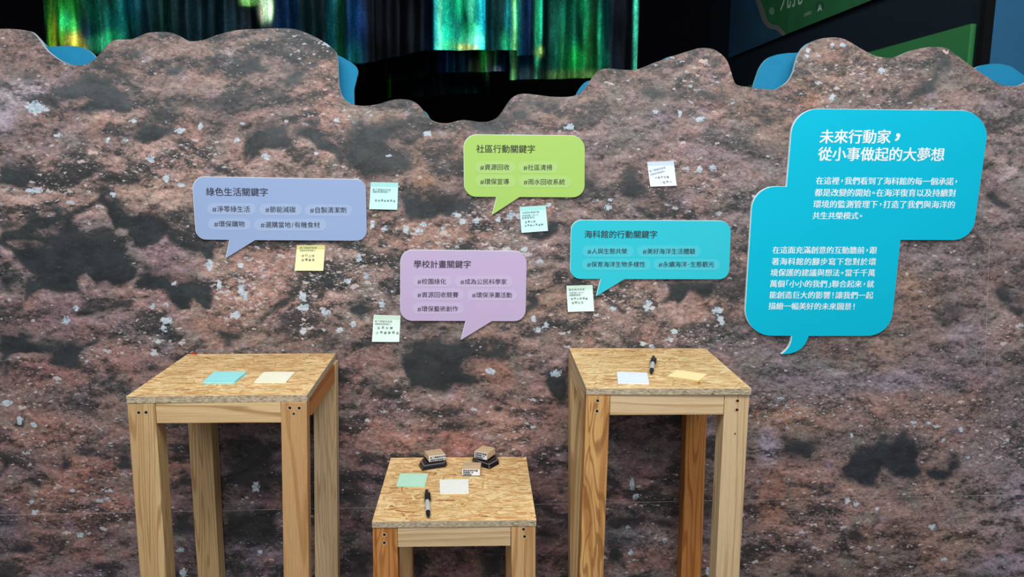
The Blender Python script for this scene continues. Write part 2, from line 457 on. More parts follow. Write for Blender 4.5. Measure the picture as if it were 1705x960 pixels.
TONES = [
    (20, 75, 60, 50, (128, 104, 100)), (300, 80, 120, 40, (124, 104, 98)), (470, 90, 90, 50, (118, 104, 100)), (40, 154, 42, 18, (166, 156, 168)),
    (3, 190, 16, 22, (150, 140, 156)), (385, 100, 9, 18, (158, 156, 168)), (200, 200, 60, 14, (128, 108, 98)), (110, 225, 50, 30, (122, 104, 104)),
    (300, 270, 110, 30, (148, 118, 108)), (60, 330, 60, 25, (142, 116, 108)), (250, 320, 70, 25, (150, 124, 112)), (150, 380, 30, 14, (108, 98, 102)),
    (30, 450, 40, 30, (112, 92, 98)), (100, 510, 60, 25, (110, 88, 92)), (260, 425, 50, 30, (110, 90, 96)), (290, 500, 50, 25, (126, 100, 98)),
    (400, 470, 45, 60, (156, 120, 108)), (370, 520, 40, 30, (134, 104, 96)), (100, 540, 60, 16, (120, 94, 100)), (220, 600, 60, 20, (132, 100, 96)),
    (80, 620, 60, 20, (128, 88, 84)), (60, 720, 80, 20, (142, 100, 90)), (160, 790, 60, 20, (146, 96, 82)), (60, 830, 50, 25, (140, 98, 84)),
    (170, 845, 50, 20, (150, 100, 84)), (100, 890, 60, 20, (120, 86, 80)), (130, 930, 60, 20, (128, 90, 86)), (30, 780, 40, 20, (110, 82, 84)),
    (10, 870, 30, 30, (84, 76, 92)), (160, 950, 50, 14, (100, 86, 110)), (290, 780, 30, 60, (118, 86, 82)), (320, 900, 40, 60, (84, 70, 78)),
    (430, 800, 50, 60, (78, 62, 74)), (430, 920, 50, 40, (72, 68, 84)), (470, 830, 20, 20, (120, 80, 72)), (400, 950, 40, 15, (98, 84, 98)),
    (600, 130, 30, 40, (120, 104, 100)), (540, 160, 40, 60, (130, 106, 98)), (430, 180, 40, 20, (110, 98, 98)), (620, 190, 30, 14, (140, 126, 110)),
    (520, 280, 60, 20, (128, 108, 100)), (680, 200, 40, 20, (118, 102, 98)), (740, 250, 40, 30, (128, 102, 90)), (700, 300, 30, 12, (124, 98, 78)),
    (560, 450, 60, 60, (122, 104, 98)), (460, 430, 30, 20, (150, 112, 104)), (440, 480, 40, 30, (150, 118, 112)), (530, 500, 40, 20, (150, 122, 116)),
    (640, 400, 60, 30, (138, 108, 96)), (740, 390, 60, 18, (142, 110, 96)), (640, 480, 40, 30, (120, 106, 104)), (560, 560, 80, 20, (100, 86, 86)),
    (470, 550, 60, 20, (112, 92, 88)), (620, 600, 30, 40, (128, 96, 88)), (600, 640, 30, 40, (120, 90, 90)), (620, 690, 50, 20, (108, 86, 90)),
    (640, 730, 60, 30, (136, 96, 88)), (750, 740, 60, 20, (138, 88, 78)), (800, 660, 30, 20, (120, 92, 92)), (820, 620, 30, 20, (112, 82, 70)),
    (600, 800, 40, 40, (98, 74, 78)), (580, 860, 30, 30, (88, 66, 72)), (600, 930, 40, 20, (72, 58, 66)), (760, 930, 60, 30, (96, 60, 60)),
    (830, 565, 40, 14, (126, 100, 92)), (960, 540, 60, 30, (126, 104, 96)), (830, 540, 40, 14, (120, 102, 92)), (900, 560, 60, 30, (128, 106, 100)),
    (860, 660, 40, 30, (128, 96, 90)), (880, 690, 50, 20, (142, 106, 98)), (850, 720, 50, 30, (148, 110, 98)), (925, 620, 20, 14, (140, 112, 120)),
    (900, 780, 30, 30, (100, 76, 80)), (910, 860, 25, 50, (86, 60, 66)), (920, 930, 30, 20, (108, 76, 72)), (840, 345, 60, 30, (122, 102, 96)),
    (840, 430, 30, 30, (124, 106, 100)), (900, 430, 40, 30, (118, 104, 104)), (920, 470, 30, 25, (124, 102, 90)), (900, 510, 50, 20, (116, 96, 84)),
    (960, 175, 40, 18, (132, 112, 104)), (1080, 130, 60, 30, (120, 106, 102)), (1170, 120, 40, 30, (132, 108, 98)), (1000, 230, 80, 25, (126, 110, 110)),
    (1120, 210, 60, 20, (114, 106, 106)), (1180, 240, 50, 30, (124, 108, 114)), (950, 250, 40, 14, (128, 112, 116)), (1000, 320, 60, 30, (128, 110, 108)),
    (1150, 300, 60, 30, (132, 108, 102)), (960, 345, 70, 14, (136, 114, 104)), (1050, 340, 50, 20, (112, 100, 100)), (1230, 330, 20, 40, (118, 108, 110)),
    (1080, 500, 60, 20, (146, 118, 110)), (1180, 520, 50, 20, (130, 106, 98)), (1080, 550, 90, 20, (130, 106, 104)), (1210, 560, 50, 20, (120, 106, 112)),
    (1250, 180, 40, 25, (128, 104, 94)), (1290, 220, 30, 25, (122, 104, 96)), (1280, 270, 20, 20, (110, 104, 106)), (1380, 90, 50, 20, (140, 112, 100)),
    (1350, 150, 20, 20, (150, 112, 90)), (1430, 120, 50, 30, (134, 112, 102)), (1530, 110, 40, 20, (122, 108, 104)), (1600, 160, 40, 20, (132, 114, 110)),
    (1680, 180, 40, 20, (130, 114, 118)), (1670, 230, 35, 30, (142, 122, 120)), (1660, 330, 30, 20, (130, 112, 112)), (1690, 290, 20, 20, (146, 132, 132)),
    (1680, 370, 30, 20, (128, 112, 114)), (1560, 430, 50, 20, (118, 104, 110)), (1530, 480, 30, 30, (140, 112, 96)), (1600, 470, 30, 30, (120, 106, 106)),
    (1660, 540, 30, 30, (140, 118, 116)), (1620, 560, 25, 20, (124, 116, 132)), (1450, 590, 40, 30, (132, 108, 96)), (1370, 630, 50, 20, (124, 112, 124)),
    (1480, 630, 50, 14, (134, 124, 140)), (1600, 620, 50, 25, (122, 106, 114)), (1300, 610, 40, 30, (112, 104, 112)), (1290, 690, 30, 14, (140, 104, 84)),
    (1340, 700, 40, 14, (142, 108, 90)), (1500, 680, 100, 20, (136, 106, 98)), (1600, 720, 70, 25, (130, 106, 102)), (1690, 700, 30, 30, (116, 102, 106)),
    (1280, 745, 12, 25, (140, 134, 150)), (1330, 800, 60, 30, (132, 100, 92)), (1300, 840, 30, 30, (148, 98, 76)), (1360, 870, 60, 20, (130, 100, 96)),
    (1290, 920, 30, 20, (120, 92, 84)), (1420, 850, 80, 20, (136, 106, 100)), (1560, 780, 30, 20, (128, 106, 96)), (1650, 760, 50, 30, (128, 112, 118)),
    (1690, 820, 30, 40, (142, 128, 142)), (1600, 830, 50, 30, (132, 110, 104)), (1660, 870, 50, 20, (146, 126, 128)), (1590, 900, 40, 20, (140, 116, 104)),
    (1500, 900, 80, 30, (118, 92, 84)), (1680, 930, 40, 25, (128, 118, 136)), (1420, 930, 60, 20, (110, 90, 84)), (1060, 760, 60, 50, (86, 64, 70)),
    (1040, 820, 20, 15, (122, 88, 84)), (1100, 830, 30, 12, (110, 88, 78)), (1060, 940, 70, 15, (102, 76, 74)), (1040, 890, 30, 15, (78, 74, 92)),
    (1180, 850, 20, 80, (96, 80, 84)), (1240, 800, 12, 60, (120, 92, 88)),
]
FLAKES = [  # where pale shell flakes crowd
    (300, 270, 110, 35, .8), (100, 330, 100, 30, .6), (400, 470, 60, 70, 1.), (560, 450, 110, 80, 1.), (740, 390, 80, 30, 1.), (840, 400, 60, 70, 1.), (230, 560, 80, 40, .5),
    (1040, 500, 60, 30, .9), (1150, 570, 80, 25, .7), (1150, 300, 80, 50, .5), (600, 290, 60, 30, .5), (520, 80, 80, 50, .4), (1170, 140, 50, 50, .5), (1420, 130, 90, 50, .6),
    (80, 720, 100, 40, .5), (160, 830, 100, 60, .6), (1350, 680, 120, 25, .6), (1550, 690, 120, 40, .5), (1350, 880, 120, 60, .5), (1650, 740, 60, 40, .5), (850, 720, 60, 50, .5),
    (640, 700, 60, 40, .4), (560, 190, 60, 40, .4), (1000, 540, 80, 50, .4), (1680, 560, 40, 30, .5), (80, 650, 80, 40, .3), (110, 260, 60, 30, .7), (440, 880, 60, 60, .35), (1090, 880, 90, 70, .35),
]
BIG_FLAKES = [(58, 317, 13, 4), (189, 323, 5, 4), (277, 297, 5, 7), (301, 308, 5, 4), (250, 265, 8, 5), (300, 217, 8, 4), (334, 210, 4, 5), (395, 233, 4, 4), (111, 533, 7, 6), (276, 533, 9, 6),
              (272, 546, 5, 5), (263, 568, 6, 4), (257, 587, 5, 4), (392, 524, 8, 6), (348, 440, 6, 9), (255, 509, 5, 4), (127, 513, 4, 4), (33, 698, 5, 7), (56, 707, 5, 4), (10, 670, 9, 5),
              (291, 472, 4, 4), (401, 442, 5, 4), (402, 482, 5, 8), (409, 492, 4, 8), (365, 475, 4, 8), (504, 493, 6, 9), (500, 512, 6, 4), (507, 512, 9, 6), (543, 520, 8, 5), (598, 429, 5, 6), (579, 468, 5, 5), (610, 460, 5, 5),
              (636, 507, 5, 7), (588, 540, 4, 5), (566, 550, 6, 4), (505, 551, 5, 5), (621, 373, 4, 6), (641, 381, 5, 4), (677, 382, 5, 7), (698, 384, 5, 5), (737, 381, 3, 4), (771, 369, 6, 4), (762, 358, 5, 3), (793, 368, 5, 4),
              (705, 374, 5, 4), (443, 261, 6, 5), (526, 254, 3, 3), (562, 200, 5, 3), (711, 222, 7, 5), (649, 259, 6, 2), (948, 211, 8, 6), (1132, 189, 4, 6), (1165, 198, 8, 4), (1165, 283, 5, 5), (1187, 279, 5, 5), (1092, 186, 5, 2),
              (913, 341, 6, 4), (850, 358, 5, 6), (829, 366, 5, 4), (873, 415, 5, 5), (1016, 333, 4, 3), (1012, 345, 5, 4), (1021, 513, 4, 4), (1080, 505, 5, 5), (1076, 513, 5, 5), (1086, 513, 4, 4), (1195, 517, 8, 5), (1199, 531, 5, 6), (1203, 537, 5, 4),
              (909, 541, 5, 4), (888, 531, 5, 6), (896, 548, 6, 4), (1123, 552, 7, 4), (1117, 564, 5, 3), (1070, 572, 6, 3), (1085, 577, 5, 3), (926, 622, 8, 6), (817, 618, 8, 5), (888, 710, 4, 3), (1403, 74, 5, 3), (1342, 93, 4, 3),
              (1385, 162, 5, 6), (1468, 117, 6, 5), (1385, 75, 4, 3), (1345, 84, 3, 3), (1560, 709, 6, 2), (1600, 715, 3, 5), (1419, 725, 3, 3), (1521, 703, 4, 2), (1546, 704, 4, 2), (1570, 732, 3, 3), (1412, 833, 5, 4), (1425, 839, 6, 3), (1460, 847, 4, 3), (1554, 876, 6, 4), (1572, 931, 4, 3),
              (1677, 733, 4, 3), (1612, 761, 6, 2), (184, 816, 4, 3), (178, 830, 4, 3), (120, 816, 4, 3), (52, 835, 5, 3), (58, 852, 6, 4), (135, 890, 5, 5), (305, 953, 7, 7), (300, 915, 6, 3), (425, 810, 6, 9), (1052, 805, 4, 12), (1060, 825, 6, 3), (1047, 877, 4, 2), (1108, 899, 4, 4), (1051, 920, 4, 4), (1179, 950, 4, 8), (433, 919, 4, 3), (210, 233, 4, 3), (223, 200, 5, 3), (180, 233, 4, 5), (95, 225, 7, 3), (60, 180, 18, 10)]


# ================================================================== materials
def rock_print():
    m, nt, b = newmat('rock_print')
    N = NT(nt)
    P = N.n('ShaderNodeTexCoord').outputs['Object']
    tone = N.n('ShaderNodeAttribute', attribute_name='tone').outputs['Color']
    deep = N.n('ShaderNodeAttribute', attribute_name='deep').outputs['Color']
    masks = N.n('ShaderNodeSeparateColor', i_0=N.n('ShaderNodeAttribute', attribute_name='masks').outputs['Color'])
    cav, fl, big = masks.outputs[0], masks.outputs[1], masks.outputs[2]

    def grey(v):
        return N.n('ShaderNodeCombineXYZ', i_0=v, i_1=v, i_2=v).outputs[0]
    Pr = N.mapping(P, (0.75, 1, 1.3), (0, math.radians(-16), 0))
    h0 = N.noise(Pr, 9, 7, 0.66, 0.3)
    h0b = N.noise(N.mapping(Pr, loc=(0.006, 0, -0.022)), 9, 7, 0.66, 0.3)
    n1 = N.noise(Pr, 30, 6, 0.68)
    n1b = N.noise(N.mapping(Pr, loc=(0.003, 0, -0.009)), 30, 6, 0.68)
    n2 = N.noise(Pr, 110, 5, 0.68)
    n3 = N.noise(P, 9, 3)
    n4 = N.noise(N.mapping(P, loc=(3, 0, 1)), 13, 4)
    n5 = N.noise(N.mapping(Pr, (0.6, 1, 1.2)), 300, 3, 0.7)
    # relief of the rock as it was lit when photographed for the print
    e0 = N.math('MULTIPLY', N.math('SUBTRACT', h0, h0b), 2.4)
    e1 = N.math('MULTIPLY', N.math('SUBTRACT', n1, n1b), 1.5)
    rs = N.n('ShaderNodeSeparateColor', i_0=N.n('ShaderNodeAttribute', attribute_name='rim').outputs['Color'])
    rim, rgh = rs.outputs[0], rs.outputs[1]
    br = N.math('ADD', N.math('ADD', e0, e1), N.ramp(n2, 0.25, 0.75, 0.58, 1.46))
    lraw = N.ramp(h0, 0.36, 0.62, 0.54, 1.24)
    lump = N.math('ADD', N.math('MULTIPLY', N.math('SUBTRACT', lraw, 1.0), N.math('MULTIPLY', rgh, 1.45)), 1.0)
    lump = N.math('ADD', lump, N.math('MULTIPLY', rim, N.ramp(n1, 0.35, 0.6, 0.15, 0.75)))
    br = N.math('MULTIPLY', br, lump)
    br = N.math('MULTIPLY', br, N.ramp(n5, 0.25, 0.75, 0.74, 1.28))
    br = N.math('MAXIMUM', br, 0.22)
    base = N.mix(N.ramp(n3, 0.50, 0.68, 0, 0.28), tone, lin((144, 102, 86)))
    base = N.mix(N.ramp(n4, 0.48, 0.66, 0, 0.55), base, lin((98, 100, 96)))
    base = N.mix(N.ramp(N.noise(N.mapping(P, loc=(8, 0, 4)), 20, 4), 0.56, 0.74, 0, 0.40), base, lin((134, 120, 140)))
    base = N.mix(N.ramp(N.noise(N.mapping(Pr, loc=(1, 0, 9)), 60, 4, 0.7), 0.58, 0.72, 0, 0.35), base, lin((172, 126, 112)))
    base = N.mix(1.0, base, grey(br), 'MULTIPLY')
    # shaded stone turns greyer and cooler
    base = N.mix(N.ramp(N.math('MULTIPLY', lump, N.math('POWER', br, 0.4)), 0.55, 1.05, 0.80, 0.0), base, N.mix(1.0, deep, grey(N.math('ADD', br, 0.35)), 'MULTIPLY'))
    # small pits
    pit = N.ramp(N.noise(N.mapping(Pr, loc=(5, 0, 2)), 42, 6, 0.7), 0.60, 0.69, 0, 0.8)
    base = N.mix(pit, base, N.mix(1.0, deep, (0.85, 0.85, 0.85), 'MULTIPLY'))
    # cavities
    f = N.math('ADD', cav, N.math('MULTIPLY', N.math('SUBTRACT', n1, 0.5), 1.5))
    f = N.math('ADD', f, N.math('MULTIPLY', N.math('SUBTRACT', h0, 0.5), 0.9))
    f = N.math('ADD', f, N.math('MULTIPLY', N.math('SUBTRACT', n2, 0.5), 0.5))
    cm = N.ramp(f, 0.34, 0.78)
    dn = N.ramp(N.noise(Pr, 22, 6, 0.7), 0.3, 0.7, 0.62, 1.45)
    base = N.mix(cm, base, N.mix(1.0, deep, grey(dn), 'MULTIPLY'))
    # flakes, three sizes
    for k, (sc, r0_, r1_, thr, keep) in enumerate(((200, .18, .28, .55, .50), (105, .16, .30, .42, .80), (62, .14, .26, .22, .88))):
        warp = N.mix((0.008, 0.014, 0.02)[k], P, N.n('ShaderNodeTexNoise', i_Vector=P, i_Scale=90.0, i_Detail=3.0).outputs['Color'], 'ADD')
        v = N.n('ShaderNodeTexVoronoi', i_Vector=N.mapping(warp, (0.58, 1, 1.35), (0, math.radians(-32 - 14 * k), 0)), i_Scale=sc)
        c = N.n('ShaderNodeSeparateColor', i_0=v.outputs['Color'])
        rad = N.math('ADD', N.math('MULTIPLY', c.outputs[1], r1_), r0_)
        on = N.math('LESS_THAN', c.outputs[0], N.math('MULTIPLY', N.math('ADD', fl, (0.16, 0.05, 0.02)[k]), thr))
        inside = N.ramp(N.math('SUBTRACT', v.outputs['Distance'], rad), -0.06, 0.10, 1, 0)
        g = N.math('MULTIPLY', N.math('MULTIPLY', on, inside), N.ramp(cm, 0.0, 0.7, keep, 0.05))
        fc = N.mix(c.outputs[2], lin((206, 184, 174)), lin((170, 186, 200)))
        base = N.mix(g, base, fc)
    # placed clusters of large shell chips
    v = N.n('ShaderNodeTexVoronoi', i_Vector=N.mix(0.006, P, N.n('ShaderNodeTexNoise', i_Vector=P, i_Scale=120.0, i_Detail=3.0).outputs['Color'], 'ADD'), i_Scale=130)
    c = N.n('ShaderNodeSeparateColor', i_0=v.outputs['Color'])
    ch = N.math('MULTIPLY', N.math('LESS_THAN', c.outputs[0], N.math('MULTIPLY', big, 1.5)), N.ramp(N.math('SUBTRACT', v.outputs['Distance'], N.math('ADD', N.math('MULTIPLY', c.outputs[1], 0.2), 0.36)), -0.04, 0.08, 1, 0))
    bf = N.ramp(N.math('ADD', big, N.math('MULTIPLY', N.math('SUBTRACT', n2, 0.5), 1.6)), 0.62, 0.80, 0, 1)
    bf = N.math('MULTIPLY', N.math('MAXIMUM', N.math('MULTIPLY', ch, N.ramp(big, 0.15, 0.4)), bf), 0.9)
    base = N.mix(bf, base, N.mix(N.ramp(n2, 0.35, 0.65), lin((150, 176, 194)), lin((204, 212, 220))))
    N.link(base, b.inputs['Base Color'])
    b.inputs['Roughness'].default_value = 0.55
    b.inputs['Specular IOR Level'].default_value = 0.3
    return m


def pine(name, c1, c2, axis='z', seed=0.0, lines=1.0, figure=0.0):
    m, nt, b = newmat(name)
    N = NT(nt)
    P = N.n('ShaderNodeTexCoord').outputs['Object']
    st = (1, 1, 0.045) if axis == 'z' else ((0.045, 1, 1) if axis == 'x' else (1, 0.045, 1))
    Q = N.mapping(P, st, loc=(seed, seed * 1.7, seed * 0.6))
    big = N.noise(Q, 14, 2, 0.5, 0.6)
    ph = N.math('ADD', N.math('MULTIPLY', big, 95 * lines), N.math('MULTIPLY', N.noise(Q, 60, 3), 5))
    s = N.math('SINE', ph, 0)
    ring = N.ramp(s, 0.25, 1.0, 0, 0.85)
    fine = N.noise(N.mapping(P, tuple(0.02 if v < 1 else 1 for v in st)), 700, 3, 0.6)
    blot = N.noise(Q, 9, 3)
    c = N.mix(N.ramp(blot, 0.35, 0.65), lin(c1), lin(tuple(a * 0.55 + d * 0.45 for a, d in zip(c1, c2))))
    c = N.mix(ring, c, lin(c2))
    if figure:
        wv = N.noise(N.mapping(P, (1, 1, 0.16) if axis == 'z' else (0.16, 1, 1), loc=(seed * 3, 1, seed)), 26, 2, 0.4, 0.8)
        c = N.mix(N.ramp(N.math('SINE', N.math('MULTIPLY', wv, 42), 0), 0.0, 1.0, 0, figure), c, lin(tuple(v * 0.80 for v in c2)))
    fb = N.ramp(fine, 0.3, 0.7, 0.88, 1.10)
    c = N.mix(1.0, c, N.n('ShaderNodeCombineXYZ', i_0=fb, i_1=fb, i_2=fb).outputs[0], 'MULTIPLY')
    N.link(c, b.inputs['Base Color'])
    b.inputs['Roughness'].default_value = 0.55
    b.inputs['Specular IOR Level'].default_value = 0.35
    bp = N.n('ShaderNodeBump', i_Strength=0.15, i_Distance=0.001, i_Height=s)
    N.link(bp.outputs[0], b.inputs['Normal'])
    return m


def osb(name, seed, bright=1.0):
    m, nt, b = newmat(name)
    N = NT(nt)
    P0 = N.n('ShaderNodeTexCoord').outputs['Object']
    P = N.mapping(P0, loc=(seed, seed * 0.7, 0))
    W1 = N.mix(0.02, P, N.n('ShaderNodeTexNoise', i_Vector=P, i_Scale=30.0, i_Detail=3.0).outputs['Color'], 'ADD')
    base = None
    for k, (sx, sy, sc, ang) in enumerate(((0.40, 1.3, 34, 0.55), (0.36, 1.6, 50, 1.1), (0.5, 1.6, 72, 2.4))):
        v = N.n('ShaderNodeTexVoronoi', i_Vector=N.mapping(W1, (sx, sy, 0.3), (0, 0, 0.35 * k - 0.3), (k * 3.3, k, 0)), i_Scale=sc)
        cc = N.n('ShaderNodeSeparateColor', i_0=v.outputs['Color'])
        a = N.math('MULTIPLY', N.math('SUBTRACT', cc.outputs[0], 0.5), ang * 2)
        R = N.n('ShaderNodeVectorRotate', i_Vector=P, i_Angle=a, rotation_type='Z_AXIS').outputs[0]
        st = N.ramp(N.noise(N.mapping(R, (1, 11, 1)), 60, 4, 0.65), 0.30, 0.70)
        val = N.math('ADD', N.math('MULTIPLY', cc.outputs[1], 0.52), N.math('MULTIPLY', st, 0.48))
        col = N.mix(N.ramp(val, 0.05, 0.85), lin((200, 154, 92)), lin((246, 218, 164)))
        on = N.math('GREATER_THAN', cc.outputs[2], (0.93, 0.92, 0.88)[k])
        col = N.mix(N.math('MULTIPLY', on, N.ramp(st, 0.2, 0.7, 0.35, 0.9)), col, lin((176, 108, 50)))
        if base is None:
            base = col
        else:
            sel = N.math('MULTIPLY', N.math('GREATER_THAN', N.noise(N.mapping(v.outputs['Color'], (9, 9, 9)), 3, 0), 0.5), 0.85)
            base = N.mix(sel, base, col)
    crack = N.ramp(N.noise(N.mapping(W1, (0.5, 3.6, 1), (0, 0, 0.12)), 75, 5, 0.7), 0.57, 0.65, 0, 0.68)
    base = N.mix(crack, base, lin((150, 92, 44)))
    crack2 = N.ramp(N.noise(N.mapping(W1, (0.6, 2.6, 1), (0, 0, -0.7), (3, 3, 3)), 80, 5, 0.7), 0.64, 0.70, 0, 0.6)
    base = N.mix(crack2, base, lin((120, 78, 42)))
    crack3 = N.ramp(N.noise(N.mapping(W1, (0.6, 3.0, 1), (0, 0, 0.75), (7, 3, 5)), 70, 5, 0.7), 0.62, 0.69, 0, 0.6)
    base = N.mix(crack3, base, lin((166, 100, 46)))
    gl = N.ramp(N.noise(P, 5, 2), 0.3, 0.7, 1.04 * bright, 1.16 * bright)
    base = N.mix(1.0, base, N.n('ShaderNodeCombineXYZ', i_0=gl, i_1=gl, i_2=gl).outputs[0], 'MULTIPLY')
    N.link(base, b.inputs['Base Color'])
    b.inputs['Roughness'].default_value = 0.42
    return m


def osb_edge():
    m, nt, b = newmat('board_edge')
    N = NT(nt)
    P = N.n('ShaderNodeTexCoord').outputs['Object']
    n = N.noise(N.mapping(P, (1, 1, 5)), 120, 5, 0.65)
    c = N.mix(N.ramp(n, 0.35, 0.62), lin((128, 116, 96)), lin((198, 184, 156)))
    d = N.noise(N.mapping(P, (1, 1, 6), loc=(4, 2, 1)), 70, 4, 0.6)
    c = N.mix(N.ramp(d, 0.60, 0.68, 0, 0.9), c, lin((48, 42, 38)))
    N.link(c, b.inputs['Base Color'])
    b.inputs['Roughness'].default_value = 0.8
    return m


def paper(name, c, c_top=None, zsplit=None):
    m, nt, b = newmat(name)
    N = NT(nt)
    P = N.n('ShaderNodeTexCoord').outputs['Object']
    f = N.ramp(N.noise(P, 60, 2), 0.3, 0.7, 0.98, 1.02)
    N.link(N.mix(1.0, lin(c), N.n('ShaderNodeCombineXYZ', i_0=f, i_1=f, i_2=f).outputs[0], 'MULTIPLY'), b.inputs['Base Color'])
    b.inputs['Roughness'].default_value = 0.8
    b.inputs['Specular IOR Level'].default_value = 0.2
    return m


def film_mat():
    m, nt, b = newmat('iridescent_film')
    N = NT(nt)
    P = N.n('ShaderNodeTexCoord').outputs['Object']
    tone = N.n('ShaderNodeAttribute', attribute_name='tone').outputs['Color']
    s = N.noise(N.mapping(P, (1, 1, 0.06)), 42, 4, 0.6, 0.4)
    s2 = N.noise(N.mapping(P, (1, 1, 0.35)), 16, 4, 0.6, 1.4)
    br = N.math('MULTIPLY', N.ramp(s, 0.3, 0.7, 0.55, 1.35), N.ramp(s2, 0.3, 0.7, 0.7, 1.25))
    c = N.mix(1.0, tone, N.n('ShaderNodeCombineXYZ', i_0=br, i_1=br, i_2=br).outputs[0], 'MULTIPLY')
    c = N.mix(N.ramp(N.noise(N.mapping(P, (1, 1, 0.1), loc=(2, 2, 2)), 12, 3), 0.5, 0.7, 0, 0.15), c, N.mix(1.0, tone, lin((120, 200, 255)), 'MULTIPLY'))
    rl = N.ramp(N.math('ABSOLUTE', N.math('SUBTRACT', N.noise(N.mapping(P, (1, 1, .7)), 34, 3, 0.6, 1.8), 0.5), 0), 0.0, 0.035, 0.75, 0)  # thin caustic light lines painted into the film colour
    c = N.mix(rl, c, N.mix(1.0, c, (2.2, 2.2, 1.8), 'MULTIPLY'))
    N.link(c, b.inputs['Base Color'])
    b.inputs['Metallic'].default_value = 0.6
    b.inputs['Roughness'].default_value = 0.5
    b.inputs['Specular IOR Level'].default_value = 0.1
    return m


MAT = dict(
    print=rock_print(), board_edge=flat('pale_board_edge', (205, 212, 215), 0.5),
    backing=flat('teal_blue_board', (30, 126, 166), 0.7, spec=0.15), osb_edge=osb_edge(), film=film_mat(),
    black=flat('black_paint', (8, 10, 13), 0.85, spec=0.15), floor=flat('dark_vinyl', (92, 88, 84), 0.5, var=0.1, vscale=6),
    wall=flat('black_wall', (10, 12, 17), 0.9, spec=0.1), ink=flat('dark_ink_print', (44, 34, 48), 0.7), white_ink=flat('white_print', (232, 246, 250), 0.6),
    hole=flat('screw_hole_black', (18, 14, 12), 0.8), sink=flat('raw_wood_countersink', (200, 170, 128), 0.8),
    cap=flat('black_plastic', (24, 23, 30), 0.32), barrel=flat('pale_grey_plastic', (196, 202, 204), 0.35), block=pine('beech_block', (214, 190, 158), (196, 168, 134), 'x', 3, 0.6),
    label=flat('white_label', (228, 234, 240), 0.6), seam=flat('pale_joint', (172, 168, 166), 0.7), inkpad=flat('glossy_black_tray', (22, 20, 26), 0.18),
    felt=flat('dark_felt', (34, 32, 36), 0.9), tray_in=flat('grey_tray_lip', (120, 118, 124), 0.3), red=flat('red_tape', (190, 52, 40), 0.6), handink=flat('black_handwriting', (40, 44, 52), 0.7),
    greyink=flat('grey_stamp_ink', (104, 122, 128), 0.7))

# ================================================================== setting
def slab(name, x0, x1, y0, y1, z0, z1, mat, kind='structure'):
    mb = MB()
    mb.hexa([(x0, y0, z0), (x1, y0, z0), (x1, y1, z0), (x0, y1, z0), (x0, y0, z1), (x1, y0, z1), (x1, y1, z1), (x0, y1, z1)])
    o = mb.build(name, mat)
    o['kind'] = kind
    return o


slab('floor', -6, 6, -5, 4.9, -0.1, 0, MAT['floor'])
slab('ceiling', -6, 6, -5, 4.9, 3.4, 3.5, MAT['black'])
slab('wall_back', -6, 6, 4.4, 4.5, 0, 3.4, MAT['wall'])
XW = 1.75
YN = atX(1634, 60, XW).y
wr = slab('wall_right', XW, XW + 0.12, YN, 4.4, 0, 3.4, flat('dark_slate_wall', (16, 30, 40), 0.75, spec=0.2))
m_ = MB()
m_.hexa([(XW - 0.012, YN - 0.03, 0), (XW + 0.02, YN - 0.03, 0), (XW + 0.02, YN, 0), (XW - 0.012, YN, 0), (XW - 0.012, YN - 0.03, 3.4), (XW + 0.02, YN - 0.03, 3.4), (XW + 0.02, YN, 3.4), (XW - 0.012, YN, 3.4)])
o = m_.build('trim_1', MAT['black']); o['kind'] = 'structure'
slab('wall_right_front', XW + 0.02, 4.2, YN - 0.03, YN + 0.07, 0, 3.4, flat('ocean_blue_wall', (24, 92, 132), 0.7, var=0.05, vscale=4))

# mural on the receding right wall
far = atX(1217, 97, XW); zb = far.z
mural = thing('mural_board', 'dim blue and green island mural board high on the receding right wall', 'mural', (XW - .02, far.y, zb))


def on_x(poly, x, th, name, mat, parent, smooth=False):
    pts = [atX(px, py, x) for px, py in poly]
    mb = MB(); n = len(pts)
    mb.add([(x, p.y, p.z) for p in pts] + [(x + th, p.y, p.z) for p in pts], [tuple(range(n)), tuple(reversed(range(n, 2 * n)))] + [(i, i + n, (i + 1) % n + n, (i + 1) % n) for i in range(n)])
    return mb.build(name, mat, parent)


near = atX(1634, -90, XW)
mb = MB()
mb.hexa([(XW - 0.02, far.y, zb), (XW - 0.02, YN + .001, zb), (XW - .001, YN + .001, zb), (XW - .001, far.y, zb), (XW - 0.02, far.y, 3.1), (XW - 0.02, YN + .001, 3.1), (XW - .001, YN + .001, 3.1), (XW - .001, far.y, 3.1)])
mb.build('panel', flat('mural_sea_blue', (12, 62, 88), 0.7, var=0.2, vscale=5), mural)
xs = XW - 0.0215
land = catmull([(1262, -60), (1264, -20), (1266, 0), (1272, 16), (1278, 34), (1287, 41), (1297, 44), (1304, 52), (1309, 57)], 4)
on_x([(1640, -80)] + [(1262, -80)] + land + [(1450, 0.6), (1600, -62)], xs, 0.001, 'land_area', flat('mural_green', (22, 92, 50), 0.7, var=0.15, vscale=6), mural)
shore = catmull([(1254, -60), (1256, -20), (1258, 0), (1264, 18), (1270, 36), (1280, 47), (1292, 50), (1300, 57), (1304, 59.5)], 4)
on_x(shore + list(reversed(land)), xs - 0.0006, 0.0005, 'shore_line', flat('mural_sand', (92, 100, 92), 0.7), mural)
on_x([(1285 + 4.3 * math.cos(a / 12 * 6.283), 18.5 + 6.4 * math.sin(a / 12 * 6.283)) for a in range(12)], xs - 0.0006, 0.0005, 'map_marker', flat('mural_pale_green', (84, 132, 110), 0.7), mural)
ring = [(1363, 19), (1360, 13), (1361, 7), (1365, 4), (1369, 6), (1370, 12), (1368, 16), (1371, 14), (1372, 8), (1369, 3), (1364, 2), (1360, 5), (1358, 11), (1359, 17)]
on_x(ring, xs - 0.0006, 0.0005, 'logo', flat('mural_dark_blue', (20, 50, 66), 0.7), mural)
